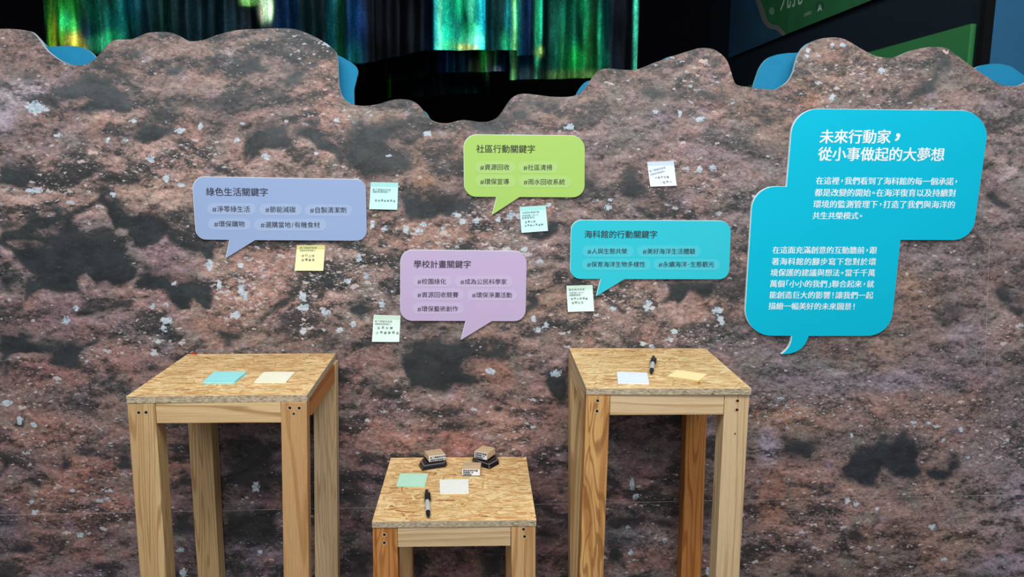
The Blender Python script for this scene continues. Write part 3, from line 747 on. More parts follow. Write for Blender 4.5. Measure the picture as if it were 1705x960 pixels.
on_x([(1365, 8), (1369, 18), (1366, 16), (1360, 20)], xs - 0.0009, 0.0005, 'logo', flat('mural_pale_grey', (150, 175, 165), 0.7), mural)
zg = atX(1632, 38, XW).z
lower = thing('green_wall_panel', 'plain green panel low on the right wall beneath the black band', 'wall panel', (XW, YN, 1.2))
mb = MB()
yb = 3.4
mb.hexa([(XW - 0.02, YN + 0.035, 1.2), (XW, YN + 0.035, 1.2), (XW, yb, 1.2), (XW - 0.02, yb, 1.2), (XW - 0.02, YN + 0.035, zg), (XW, YN + 0.035, zg), (XW, yb, zg), (XW - 0.02, yb, zg)])
mb.build('panel', flat('leaf_green_panel', (46, 128, 70), 0.65, var=0.05, vscale=4), lower)

# ================================================================== display wall with printed rock
SIL = [(-420, 60), (-300, 75), (-200, 40), (-80, 50), (0, 48), (25, 48.5), (45, 51), (55, 55), (65, 66), (76, 82), (90, 94), (105, 103), (125, 108.5), (140, 108), (152, 103), (165, 91), (178, 76), (190, 67), (215, 65.5), (228, 62), (245, 55), (265, 53),
       (285, 54.5), (300, 61), (312, 67.5), (325, 68.5), (340, 66), (365, 57), (395, 50), (430, 48), (460, 47), (490, 48.5), (515, 57), (540, 70), (555, 82), (560.5, 90), (562, 100), (562.5, 115), (563, 130), (564.3, 145), (568, 158), (576, 168), (590, 174.5),
       (610, 176), (630, 173), (650, 167), (668, 165), (685, 167.5), (697, 175), (708, 188), (718, 199), (730, 204), (745, 205), (758, 202), (770, 199.5), (785, 201), (800, 203), (815, 201.5), (828, 195), (838, 182), (848, 167), (860, 158), (875, 156),
       (895, 158), (920, 161), (950, 160.5), (968, 153), (980, 138), (990, 124), (1000, 116), (1013, 114), (1030, 115.5), (1050, 116.5), (1065, 114), (1090, 104), (1130, 90), (1160, 81), (1175, 80), (1190, 83), (1205, 94), (1212, 105), (1217, 120),
       (1221, 133), (1226, 141), (1240, 144), (1262, 147), (1285, 149), (1295, 147), (1310, 137), (1320, 122), (1326, 100), (1332, 86), (1345, 74), (1360, 66), (1380, 62.5), (1400, 63.5), (1415, 70), (1435, 82), (1455, 92), (1473, 96), (1490, 95),
       (1515, 85), (1540, 79), (1560, 78), (1575, 80), (1590, 90), (1610, 105), (1630, 119), (1650, 132), (1668, 141), (1690, 143), (1705, 139), (1740, 120), (1800, 100), (1900, 110), (2000, 70), (2150, 90)]
TH = 0.012
sil = np.array([tuple(atY(px, py, -TH).xz) for px, py in catmull(SIL, 8)])
seg = np.r_[0, np.cumsum(np.hypot(*np.diff(sil, axis=0).T))]
# columns spaced by x mostly, so the print grid stays regular
wx = seg * 0.35 + (np.maximum.accumulate(sil[:, 0]) - sil[0, 0]) * 1.0
NX, NZ = 960, 470
u = np.linspace(0, wx[-1], NX)
tx = np.maximum.accumulate(np.interp(u, wx, sil[:, 0])) + np.arange(NX) * 1e-6; tz = np.interp(u, wx, sil[:, 1])
bx = np.interp(np.linspace(0, 1, NX), [0, 1], [sil[0, 0], sil[-1, 0]])
kk = np.exp(-np.linspace(-2.5, 2.5, 121) ** 2); kk /= kk.sum()
bx = np.convolve(np.pad(tx, 60, 'reflect', reflect_type='odd'), kk, 'valid')
bx = np.maximum.accumulate(bx)
zlow = 0.20
t = np.linspace(0, 1, NZ)
tt = t[:, None]
GX = bx[None] + (tx - bx)[None] * tt ** 2
GZ = zlow + (tz - zlow)[None] * tt
verts = np.stack([GX, np.full_like(GX, -TH), GZ], -1).reshape(-1, 3)
ORG = Vector((0, 0, 0))
ii, jj = np.meshgrid(np.arange(NZ - 1), np.arange(NX - 1), indexing='ij')
a = (ii * NX + jj).ravel()
faces = np.stack([a, a + 1, a + NX + 1, a + NX], 1)
me = bpy.data.meshes.new('printed_face')
me.vertices.add(len(verts)); me.vertices.foreach_set('co', verts.ravel().astype(np.float32))
me.loops.add(faces.size); me.loops.foreach_set('vertex_index', faces.ravel().astype(np.int32))
me.polygons.add(len(faces)); me.polygons.foreach_set('loop_start', (np.arange(len(faces)) * 4).astype(np.int32))
me.update(calc_edges=True)
px, py = project_np(verts)
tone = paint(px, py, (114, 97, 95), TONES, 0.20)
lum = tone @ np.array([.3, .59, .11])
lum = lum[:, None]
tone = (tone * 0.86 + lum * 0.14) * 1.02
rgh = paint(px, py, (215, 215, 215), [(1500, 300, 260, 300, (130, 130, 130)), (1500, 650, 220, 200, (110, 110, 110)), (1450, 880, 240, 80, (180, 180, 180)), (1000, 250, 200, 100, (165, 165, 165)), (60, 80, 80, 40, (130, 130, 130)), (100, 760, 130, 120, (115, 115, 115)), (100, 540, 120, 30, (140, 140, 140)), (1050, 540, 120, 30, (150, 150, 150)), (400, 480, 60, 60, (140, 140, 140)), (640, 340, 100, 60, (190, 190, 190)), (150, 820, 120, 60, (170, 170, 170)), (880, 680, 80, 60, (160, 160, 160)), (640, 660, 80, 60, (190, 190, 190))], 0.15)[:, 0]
deep_t = paint(px, py, (52, 56, 56), [(400, 60, 900, 120, (68, 74, 78)), (1100, 150, 500, 100, (72, 76, 78)), (300, 450, 300, 120, (42, 48, 52)), (800, 480, 500, 150, (48, 54, 58)), (700, 640, 200, 60, (40, 45, 48)),  # cavity colours; haze near the wall's top painted in as paler greys
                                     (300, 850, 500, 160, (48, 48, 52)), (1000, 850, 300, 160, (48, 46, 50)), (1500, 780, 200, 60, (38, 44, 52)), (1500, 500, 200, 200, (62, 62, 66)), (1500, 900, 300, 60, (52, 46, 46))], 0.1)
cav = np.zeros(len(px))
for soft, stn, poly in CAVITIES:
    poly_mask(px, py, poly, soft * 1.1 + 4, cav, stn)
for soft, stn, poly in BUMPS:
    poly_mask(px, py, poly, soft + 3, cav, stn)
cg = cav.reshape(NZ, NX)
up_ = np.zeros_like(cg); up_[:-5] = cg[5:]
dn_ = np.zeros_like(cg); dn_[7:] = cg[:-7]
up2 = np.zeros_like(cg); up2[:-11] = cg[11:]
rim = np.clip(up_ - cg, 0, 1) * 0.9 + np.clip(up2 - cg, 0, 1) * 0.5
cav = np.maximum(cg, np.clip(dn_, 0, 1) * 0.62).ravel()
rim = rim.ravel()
fl = np.zeros(len(px))
for cx, cy, sx, sy, k in FLAKES:
    fl = np.maximum(fl, k * np.exp(-(((px - cx) / sx) ** 2 + ((py - cy) / sy) ** 2)))
big = np.zeros(len(px))
for cx, cy, sx, sy in BIG_FLAKES:
    idx = np.nonzero((abs(px - cx) < sx * 2.2 + 4) & (abs(py - cy) < sy * 2.2 + 4))[0]
    d = np.hypot((px[idx] - cx) / (sx + 0.5), (py[idx] - cy) / (sy + 0.5))
    big[idx] = np.maximum(big[idx], np.clip(1.5 - d, 0, 1))


def put_attr(me, name, rgb):
    at = me.attributes.new(name, 'FLOAT_COLOR', 'POINT')
    buf = np.ones((len(rgb), 4), np.float32); buf[:, :3] = rgb
    at.data.foreach_set('color', buf.ravel())


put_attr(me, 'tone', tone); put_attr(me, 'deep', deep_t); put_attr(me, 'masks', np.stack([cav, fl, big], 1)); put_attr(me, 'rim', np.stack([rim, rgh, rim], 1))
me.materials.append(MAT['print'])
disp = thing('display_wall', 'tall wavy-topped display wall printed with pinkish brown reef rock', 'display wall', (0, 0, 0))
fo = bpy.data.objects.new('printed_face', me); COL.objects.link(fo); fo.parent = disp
# board body behind the print and its plain lower skirt
mb = MB()
n = len(tx)
step = 2
ids = list(range(0, n, step))
vs = []
for i in ids:
    vs += [(tx[i], -TH, tz[i]), (tx[i], 0.0, tz[i]), (tx[i], 0.0, 0.0), (tx[i], -TH, zlow)]
fs = []
for k in range(len(ids) - 1):
    p, q = 4 * k, 4 * k + 4
    fs += [(p, q, q + 1, p + 1), (p + 1, q + 1, q + 2, p + 2)]
mb.add(vs, fs)
mb.build('board_body', MAT['board_edge'], disp)
mb = MB()
mb.hexa([(bx[0], -TH, 0), (bx[-1], -TH, 0), (bx[-1], 0, 0), (bx[0], 0, 0), (bx[0], -TH, zlow), (bx[-1], -TH, zlow), (bx[-1], 0, zlow), (bx[0], 0, zlow)])
mb.build('skirt', flat('dark_skirt', (86, 66, 66), 0.6, var=0.3, vscale=18), disp)


def seam(p, q, wd):
    A = atY(*p, -TH - 0.0004); B = atY(*q, -TH - 0.0004)
    d = (B - A).normalized(); nrm = Vector((-d.z, 0, d.x)) * wd / 2
    e = Vector((0, 0.0004, 0))
    mb = MB()
    mb.hexa([A - nrm, B - nrm, B - nrm + e, A - nrm + e, A + nrm, B + nrm, B + nrm + e, A + nrm + e])
    mb.build('panel_joint', MAT['seam'], disp)


seam((-20, 857.5), (640, 844), 0.0007)
seam((640, 844), (1730, 822.5), 0.0007)
seam((1648, 395), (1640, 610), 0.0006)

# teal backing board with its own wavy top, standing behind the print
BS = [(-420, 90), (-80, 70), (30, 56), (46, 52), (54, 54), (66, 66), (77, 76.5), (90, 77), (115, 76.5), (130, 77.5), (143, 82), (153, 89), (160, 97), (175, 112), (210, 118), (300, 110), (420, 90), (520, 80), (560, 91), (578, 100), (590, 108), (595.5, 118), (594, 132), (590, 150), (592, 165), (598, 177),
      (620, 186), (660, 182), (690, 180), (705, 184), (712, 190), (719, 201), (740, 212), (800, 214), (860, 200), (930, 185), (955, 164), (962, 152), (970, 141), (978, 135), (990, 133.5), (1040, 126), (1090, 108), (1104, 98.5), (1118, 93.5), (1135, 93), (1170, 96), (1200, 120), (1230, 156), (1250, 158),
      (1254, 146), (1259, 130), (1266, 112), (1276, 99), (1290, 92), (1310, 88.5), (1330, 87), (1336, 80), (1346, 72), (1362, 67.5), (1380, 68), (1410, 80), (1470, 106), (1530, 100), (1590, 105), (1618, 118), (1626, 112), (1638, 108), (1655, 106), (1672, 107.5), (1686, 112), (1700, 122), (1720, 130), (1800, 130), (2150, 110)]
YB = 0.03
bsil = [atY(a_, b_, YB) for a_, b_ in catmull(BS, 6)]
back = thing('backing_board', 'teal blue wavy backing board peeking above the printed rock wall', 'display board', (0, YB, 0))
mb = MB(); vs = []; fs = []
for p in bsil:
    vs += [(p.x, YB, p.z), (p.x, YB + 0.012, p.z), (p.x, YB, 0.0), (p.x, YB + 0.012, 0)]
for k in range(len(bsil) - 1):
    p, q = 4 * k, 4 * k + 4
    fs += [(p + 2, q + 2, q, p), (p, q, q + 1, p + 1), (p + 3, p + 1, q + 1, q + 3)]
mb.add(vs, fs, 0)
mb.m = [(1 if i % 3 == 1 else 0) for i in range(len(fs))]
mb.build('board', [MAT['backing'], flat('light_blue_edge', (120, 190, 214), 0.5)], back)

# ================================================================== hanging film
FILM_TONES = [(60, 40, 30, 60, (2, 6, 10)), (84, 50, 3, 40, (120, 220, 60)), (90, 60, 3, 30, (210, 240, 60)), (100, 20, 30, 18, (24, 120, 40)), (108, 36, 8, 14, (40, 220, 130)), (105, 55, 12, 14, (60, 120, 20)), (122, 66, 9, 10, (250, 240, 110)), (120, 46, 8, 10, (60, 200, 90)),  # film's own hues, plus light caught from elsewhere painted as bright dabs
              (128, 75, 12, 10, (150, 150, 20)), (140, 40, 8, 30, (6, 30, 50)), (175, 25, 25, 25, (6, 74, 62)), (205, 30, 20, 25, (4, 84, 84)), (215, 14, 10, 10, (6, 70, 100)), (160, 70, 12, 10, (40, 150, 110)), (185, 60, 14, 10, (20, 130, 80)), (150, 60, 10, 14, (6, 40, 60)), (240, 40, 18, 40, (3, 30, 42)),
              (270, 50, 20, 40, (4, 34, 30)), (330, 40, 40, 40, (6, 28, 36)), (418, 2, 10, 4, (150, 230, 130)), (440, 10, 6, 14, (190, 230, 190)), (436, 16, 3, 10, (150, 110, 110)), (450, 12, 3, 12, (200, 250, 200)), (480, 30, 14, 40, (4, 30, 60)), (510, 40, 12, 50, (4, 30, 34)),
              (553, 50, 6, 60, (8, 74, 84)), (565, 60, 6, 60, (6, 60, 40)), (587, 50, 7, 60, (5, 50, 90)), (600, 60, 8, 40, (6, 34, 80)), (592, 90, 10, 20, (8, 84, 70)), (660, 60, 45, 80, (3, 8, 14)), (715, 40, 6, 60, (3, 26, 52)),
              (726, 40, 3, 60, (30, 160, 170)), (732, 60, 3, 50, (110, 240, 190)), (745, 50, 10, 40, (10, 160, 130)), (758, 30, 6, 30, (8, 110, 96)), (764, 10, 8, 18, (20, 190, 130)), (783, 10, 3, 24, (90, 250, 200)), (784, 60, 10, 12, (70, 240, 180)), (790, 66, 10, 8, (140, 255, 220)), (776, 50, 6, 12, (20, 190, 120)),
              (750, 75, 12, 8, (60, 160, 100)), (778, 78, 12, 4, (200, 220, 130)), (805, 30, 4, 50, (20, 160, 180)), (800, 68, 6, 12, (40, 190, 150)), (770, 38, 8, 14, (6, 90, 80)), (812, 40, 5, 60, (6, 50, 60)), (826, 50, 10, 50, (4, 44, 44)), (845, 70, 8, 14, (40, 190, 130)), (850, 40, 6, 30, (20, 140, 150)),
              (856, 50, 3, 50, (150, 255, 150)), (862, 40, 4, 40, (14, 130, 110)), (875, 50, 9, 70, (4, 30, 62)), (894, 50, 3, 60, (60, 210, 150)), (900, 20, 3, 40, (20, 180, 140)), (898, 86, 5, 6, (190, 240, 130)), (910, 50, 6, 60, (3, 26, 26)), (925, 60, 7, 50, (6, 76, 62)), (938, 90, 8, 30, (8, 90, 50)),
              (950, 40, 10, 40, (6, 84, 64)), (957, 100, 12, 20, (16, 140, 60)), (973, 30, 5, 30, (14, 130, 80)), (966, 55, 4, 20, (3, 40, 34)), (985, 80, 10, 40, (4, 60, 20)), (1000, 60, 4, 30, (20, 150, 110)), (1003, 98, 6, 14, (14, 110, 84)), (1008, 30, 5, 30, (6, 70, 74)), (1025, 50, 12, 80, (4, 12, 26)), (1040, 60, 12, 80, (5, 9, 16)),
              (1058, 60, 2.5, 80, (60, 190, 160)), (960, 124, 40, 6, (80, 120, 60)), (890, 120, 20, 10, (30, 50, 52))]
FILM_TONES_B = [(740, 105, 8, 14, (8, 40, 84)), (760, 108, 20, 12, (8, 50, 70)), (790, 112, 8, 8, (80, 90, 60)), (808, 100, 5, 20, (50, 190, 80)), (815, 110, 4, 14, (170, 190, 190)), (822, 100, 4, 20, (30, 110, 70)), (825, 117, 6, 5, (150, 170, 200)), (840, 110, 8, 14, (6, 30, 60)),
                (690, 110, 30, 20, (3, 10, 16)), (750, 145, 30, 10, (5, 34, 40)), (700, 150, 10, 8, (8, 40, 44)), (795, 150, 14, 8, (6, 24, 30)), (780, 155, 8, 6, (10, 50, 44)), (649, 150, 2, 14, (20, 110, 20)), (620, 140, 20, 30, (2, 6, 14))]


def film(label, hem, Y, tones, base, ztop=3.05, amp=0.018, freq=42, seed=0.0, gp='hanging film curtains'):
    hp = catmull(hem, 10) if len(hem) > 2 else [tuple(hem[0]), tuple(hem[1])]
    P = [atY(a_, b_, Y) for a_, b_ in hp]
    X = np.array([p.x for p in P]); Z = np.array([p.z for p in P])
    w_ = X[-1] - X[0]
    nx = max(int(w_ / 0.006), 12); nz = 90
    xs_ = np.linspace(X[0], X[-1], nx); zs = np.interp(xs_, X, Z)
    tt_ = np.linspace(0, 1, nz)[:, None] ** 1.6
    GZ_ = zs[None] + (ztop - zs)[None] * tt_
    fold = np.sin(xs_ * freq + seed) * 0.6 + np.sin(xs_ * freq * 2.3 + seed * 3 + 1) * 0.3 + np.sin(xs_ * freq * 0.4 + seed) * 0.5
    GY_ = Y + amp * fold[None] * (1.0 - 0.3 * tt_) + 0.006 * np.sin(GZ_ * 20 + xs_[None] * 9)
    GX_ = np.repeat(xs_[None], nz, 0)
    V = np.stack([GX_, GY_, GZ_], -1).reshape(-1, 3)
    fpx, fpy = project_np(V)
    mb = MB()
    org = Vector((float(xs_[nx // 2]), Y, float(zs[nx // 2])))
    V = V - np.array(org)
    i2, j2 = np.meshgrid(np.arange(nz - 1), np.arange(nx - 1), indexing='ij')
    a2 = (i2 * nx + j2).ravel()
    me2 = bpy.data.meshes.new('film_curtain')
    me2.from_pydata(V.tolist(), [], np.stack([a2, a2 + 1, a2 + nx + 1, a2 + nx], 1).tolist())
    me2.polygons.foreach_set('use_smooth', [True] * len(me2.polygons))
    put_attr(me2, 'tone', paint(fpx, np.maximum(fpy, -30), base, tones, 0.08))
    me2.materials.append(MAT['film'])
    me2.update()
    o = bpy.data.objects.new('film_curtain', me2); COL.objects.link(o); o.location = org
    tag(o, label, 'curtain', gp)
    return o


film('wide dark green iridescent film sheet hanging above the wall, far left, with yellow glow', [(79, 84), (130, 84), (220, 100), (400, 104), (520, 106), (592, 105), (624, 102)], 1.00, FILM_TONES, (3, 14, 20))
film('black film sheet with wavy hem hanging left of the bright teal sheet', [(560, 107), (600, 106), (622, 102), (680, 90), (724, 83)], 1.15, FILM_TONES, (3, 8, 13), seed=2)
film('bright teal shiny film sheet hanging at top centre', [(722, 83), (808, 83.5)], 1.10, FILM_TONES, (8, 110, 100), seed=4, freq=30)
film('dark teal film sheet with a green pleat right of bright teal sheet', [(806, 84), (836, 82.5), (862, 84)], 1.20, FILM_TONES, (4, 34, 40), seed=5)
film('narrow navy film strip ending in pale green pleats at top centre', [(861, 92), (890, 90.5), (902, 90.5)], 1.26, FILM_TONES, (4, 26, 44), seed=6)
film('long dark film sheet of middle tier, hem below the bright teal sheet', [(590, 142), (650, 137), (700, 128), (731, 122), (790, 120), (826, 118.5), (850, 119)], 1.45, FILM_TONES_B, (3, 10, 18), seed=7, freq=55)
film('lowest black film sheet hanging deepest behind the others, ragged hem', [(560, 166), (650, 163), (740, 158), (815, 154)], 1.75, FILM_TONES_B, (2, 8, 14), seed=8, freq=55)
film('broad emerald green film drape hanging right of centre', [(848, 133), (900, 131.5), (950, 130.5), (1018, 129)], 1.40, FILM_TONES, (5, 50, 40), seed=9, freq=36)
film('black film sheet edged by one bright cyan line, rightmost of the curtains', [(1012, 122), (1061, 120)], 1.5, FILM_TONES, (4, 8, 14), seed=10, amp=0.008)

# ================================================================== lettering
BUBBLES = [
    dict(name='speech_bubble_sign', label='periwinkle blue speech bubble sign on the left of the rock wall', col=(152, 176, 218), pill=(168, 192, 226), ink='ink',
         out=[(320, 294, 19), (608.8, 298.8, 17), (611, 400.5, 17), (425, 399.5, 0), (376, 429.5, 0), (382.5, 399, 0), (327, 398.3, 17)],
         head=('綠色生活關鍵字', 350.1, 319.2, 439.2, 320.0, 15.2),
         tags=[((344.8, 337.8, 426, 357.2), '#淨零綠生活', 357, 347.9, 411, 348.2), ((431.8, 338.8, 502.6, 358.3), '#節能減碳', 445.1, 348.7, 487, 349), ((507.4, 340, 586.6, 359.3), '#自製清潔劑', 519.5, 349.6, 571.8, 349.8),
               ((346.3, 363.4, 417.3, 382.5), '#環保購物', 359.8, 372.8, 402.3, 373), ((423, 364.2, 544, 383.8), '#選購當地/有機食材', 437.3, 374, 527.5, 374.4)]),
    dict(name='speech_bubble_sign', label='lime green speech bubble sign, highest of the wall signs', col=(170, 211, 110), pill=(178, 216, 138), ink='ink',
         out=[(772, 223.8, 22), (973.8, 226, 22), (973.2, 328.3, 20), (865, 327.8, 0), (819.5, 357.5, 0), (827, 327.6, 0), (773.4, 327.2, 20)],
         head=('社區行動關鍵字', 799.8, 247.8, 884.5, 248.3, 14.4),
         tags=[((791, 268.6, 858.4, 288.2), '#資源回收', 802.7, 278.3, 843.3, 278.4), ((863, 269, 929.5, 288.2), '#社區清掃', 874.8, 278.8, 914.7, 278.9), ((791, 291.6, 859.5, 311.4), '#環保宣導', 802.7, 302.3, 842.8, 302.3), ((863.6, 292.3, 951, 312), '#雨水回收系統', 875.3, 302.7, 935.8, 302.9)]),
    dict(name='speech_bubble_sign', label='mauve speech bubble sign above the low table', col=(197, 179, 216), pill=(203, 191, 226), ink='ink',
         out=[(667, 416, 20), (877.2, 418, 20), (875, 534.3, 19), (819, 534.2, 0), (767.8, 565.5, 0), (775.6, 534, 0), (667, 533.6, 19)],
         head=('學校計畫關鍵字', 695.4, 439.8, 777.9, 440.1, 14),
         tags=[((686.7, 458.7, 752.6, 477), '#校園綠化', 698.2, 468.4, 737.9, 468.5), ((757, 459.2, 853.5, 477.7), '#成為公民科學家', 769.8, 468.8, 839, 469), ((686.7, 480.8, 772.6, 499), '#資源回收競賽', 698.2, 490.6, 758.4, 490.7), ((777.4, 481.4, 861.5, 500), '#環保淨灘活動', 789.2, 491, 847.9, 491.1), ((686.7, 503.9, 772, 522.5), '#環保藝術創作', 698.2, 514, 757.9, 514)]),
    dict(name='speech_bubble_sign', label='small turquoise speech bubble sign above the right tall table', col=(50, 200, 220), pill=(92, 205, 222), ink='ink',
         out=[(951.3, 366.3, 18), (1217.6, 367.6, 18), (1213.6, 464.6, 17), (1040, 464.3, 0), (993, 492.8, 0), (1000.5, 464, 0), (949.3, 464, 17)],
         head=('海科館的行動關鍵字', 979.6, 390, 1088.2, 390.4, 13.7),
         tags=[((969.2, 408.6, 1055.4, 427.2), '#人與生態共榮', 981.4, 418.2, 1039.5, 418.2), ((1061, 408.6, 1167, 427.2), '#美好海洋生活體驗', 1073.5, 418.3, 1152.8, 418.4), ((968.6, 430.8, 1083.4, 449.4), '#保育海洋生物多樣性', 980.7, 440, 1069.6, 440), ((1087.6, 431, 1198.8, 449.4), '#永續海洋‧生態觀光', 1099.7, 440, 1184.3, 440)]),
]
BODY = [
    ('未來行動家', 1376.6, 228, 1471.7, 228, 24.0, .022), ('，', 1494.5, 228.3, 1494.5, 228.3, 34, .03), ('從小事做起的大夢想', 1373.8, 256.8, 1561.4, 257.8, 24.0, .022),
    ('在這裡，我們看到了海科館的每一個承諾，', 1365, 300.9, 1592, 302.3, 13.4, .018), ('都是改變的開始。在海洋復育以及持續對', 1363, 320.6, 1585.4, 321.4, 13.4, .018),
    ('環境的監測管理下，打造了我們與海洋的', 1360.8, 339.9, 1584, 340.8, 13.4, .018), ('共生共榮模式。', 1359, 359, 1433.4, 359.4, 13.4, .018),
    ('在這面充滿創意的互動牆前，跟', 1292.4, 416.2, 1454, 416.6, 12.9, .018), ('著海科館的腳步寫下您對於環', 1291.2, 435.3, 1452.4, 435.7, 12.9, .018), ('境保護的建議與想法。當千千萬', 1289.3, 453.8, 1451.2, 454.2, 12.9, .018),
    ('萬個「小小的我們」聯合起來，就', 1288, 472.4, 1449.4, 472.8, 12.9, .018), ('能創造巨大的影響！讓我們一起', 1287.3, 491, 1447.8, 491.6, 12.9, .018), ('描繪一幅美好的未來圖景！', 1285.7, 509.4, 1422, 510.2, 12.9, .018)]
NOTES = [
    # corners TL TR BR BL, colour, band colour, label, header lines, handwriting
    dict(q=[(617.3, 303), (663, 303.8), (661.7, 348.6), (615.2, 347.7)], c=(192, 240, 238), band=(166, 222, 220), label='aqua sticky note with one handwritten line right of the periwinkle sign',
         pr=[('為了節能的未來', .12, .28, .70), ('我願意為環保盡力。', .12, .36, .70)], hw=[('使用環保餐具袋', .22, .68, .88)]),
    dict(q=[(494.3, 408), (541.1, 407.9), (538.9, 450), (491.2, 449.8)], c=(238, 238, 186), band=(216, 214, 140), label='yellow sticky note under the periwinkle sign, the only yellow on the wall',
         pr=[('為了節能的未來', .15, .10, .68), ('我願意為環保盡力。', .15, .21, .68)], hw=[('‧步行上班', .16, .42, .60), ('‧自備餐具', .16, .58, .62)]),
    dict(q=[(865.1, 344.3), (908.4, 341.6), (912.2, 383.8), (868.1, 387)], c=(196, 242, 242), band=(166, 228, 226), label='aqua sticky note tilted just below the lime green sign',
         pr=[('在我們的家園行動', .12, .24, .70), ('為環境盡一份心力', .12, .35, .66), ('我願意做到：', .10, .44, .56)], hw=[('‧自備水瓶', .12, .60, .52), ('‧多搭乘大眾運輸', .10, .74, .80)]),
    dict(q=[(1077.5, 269.1), (1121.9, 267.9), (1126, 308.8), (1082.3, 310.5)], c=(222, 236, 250), band=(196, 216, 230), label='pale blue-white sticky note alone at upper right of the wall',
         pr=[('為了節能的未來', .08, .38, .62, -.12), ('我願意為環保盡力', .10, .52, .60, -.12)], hw=[('#海洋守護', .26, .64, .70), ('一起努力', .42, .84, .78)]),
    dict(q=[(943.1, 475.3), (986.6, 474.3), (988.9, 517), (945.2, 518.4)], c=(216, 242, 238), band=(198, 228, 214), label='pale mint sticky note left of the turquoise sign tail',
         pr=[('藍色海洋保育', .13, .16, .64), ('為環境盡一份心力', .13, .28, .62), ('我願意做到：', .13, .37, .54)], hw=[('‧使用大眾運輸', .10, .51, .74), ('‧減塑生活', .12, .66, .56)]),
    dict(q=[(622, 523.8), (666.9, 525), (665, 568), (619.6, 568)], c=(222, 246, 238), band=(204, 230, 214), label='pale green sticky note with bold handwriting left of mauve sign corner',
         pr=[('為了節能的未來', .10, .24, .66), ('我願意為環保盡力。', .10, .34, .66)], hw=[('‧垃圾分類', .10, .48, .68), ('‧少用塑膠製品', .06, .66, .92)], bold=.01),
]
STAMPTXT = {'A': ['為了節能的未來', '我願意為環保盡力'], 'B': ['在我們的家園', '為環境盡一份', '我願意做到'], 'C': ['藍色海洋的守護', '為環境盡一份', '我願意做到']}

need = {}
def want(txt, off):
    for ch in txt:
        if ch != ' ':
            need.setdefault(ch, None)


for b_ in BUBBLES:
    want(b_['head'][0], .004)
    for t_ in b_['tags']: want(t_[1], .0)
for l_ in BODY: want(l_[0], l_[6])
for n_ in NOTES:
    for p_ in n_['pr']: want(p_[0], .0)
    for p_ in n_['hw']: want(p_[0], n_.get('bold', .012))
for v_ in STAMPTXT.values():
    for s_ in v_: want(s_, .03)
want('九孔主辦單位國', 0)
tmp = []
for ch in need:
    off = 0
    c_ = bpy.data.curves.new('glyph', 'FONT'); c_.body = ch; c_.size = 1; c_.resolution_u = 2; c_.offset = off
    o_ = bpy.data.objects.new('glyph', c_); COL.objects.link(o_); tmp.append((ch, off, o_, c_))
bpy.context.view_layer.update()
dg = bpy.context.evaluated_depsgraph_get()
for ch, off, o_, c_ in tmp:
    me_ = bpy.data.meshes.new_from_object(o_.evaluated_get(dg))
    need[ch] = ([(v.co.x, v.co.y) for v in me_.vertices], [tuple(p.vertices) for p in me_.polygons])
    bpy.data.meshes.remove(me_)
for ch, off, o_, c_ in tmp:
    bpy.data.objects.remove(o_); bpy.data.curves.remove(c_)


def bb(g):
    xs_ = [p[0] for p in g[0]]; ys_ = [p[1] for p in g[0]]
    return min(xs_), max(xs_), min(ys_), max(ys_)


R_ = bb(need['國'])
CX, CY = (R_[0] + R_[1]) / 2, (R_[2] + R_[3]) / 2
EM = (R_[1] - R_[0]) / 0.84          # the em square in font units
HALF = {'，': .62, '。': .62, '！': .6, '「': .55, '」': .55, '‧': .5, '#': .72, '/': .5, '：': .5}


def advance(ch):
    return HALF.get(ch, 1.0)


def text_line(mb, txt, A, B, upv, em, off, mi=0, shear=0.0):
    """glyphs centred on a line from A (centre of first) to B (centre of last)"""
    pos = [0.0]
    for i in range(1, len(txt)):
        pos.append(pos[-1] + (advance(txt[i - 1]) + advance(txt[i])) / 2)
    tot = pos[-1] or 1.0
    d = (B - A) if len(txt) > 1 else None
    if d is not None: em = min(em, d.length / tot * 1.0)
    return _place(mb, txt, pos, tot, A, d, upv, em, off, mi, shear)


def _place(mb, txt, pos, tot, A, d, upv, em, off, mi, shear):
    global XDIR
    xd = d.normalized() if d is not None and d.length > 1e-9 else XDIR
    for ch, p in zip(txt, pos):
        if ch == ' ': continue
        vs, fs = need[ch]
        x0, x1, y0, y1 = bb((vs, fs))
        cx, cy = CX, CY
        if ch in '，。！「」‧#/：':
            cx = (x0 + x1) / 2
        if ch in '，。‧：':
            cy = (y0 + y1) / 2
        if ch == '「': cx -= 0.05
        O = A + (d * (p / tot) if d is not None else Vector((0, 0, 0)))
        s = em / EM
        sh = [(0, 0)] if off < .008 else [(-off, 0), (off, 0)] if off < .02 else [(-off, -off * .7), (off, -off * .7), (-off, off * .7), (off, off * .7)]
        nr = xd.cross(upv)
        for q_, (dx, dy) in enumerate(sh):
            mb.add([O + nr * (q_ * .0002) + xd * ((x - cx + dx * .7) * s + (y - cy) * s * shear) + upv * ((y - cy + dy * .7) * s) for x, y in vs], fs, mi)


XDIR = Vector((1, 0, 0))
ZUP = Vector((0, 0, 1))


def mpp(px_, py_, y):                 # metres per pixel on a wall-parallel plane
    return (atY(px_ + 1, py_, y) - atY(px_, py_, y)).length


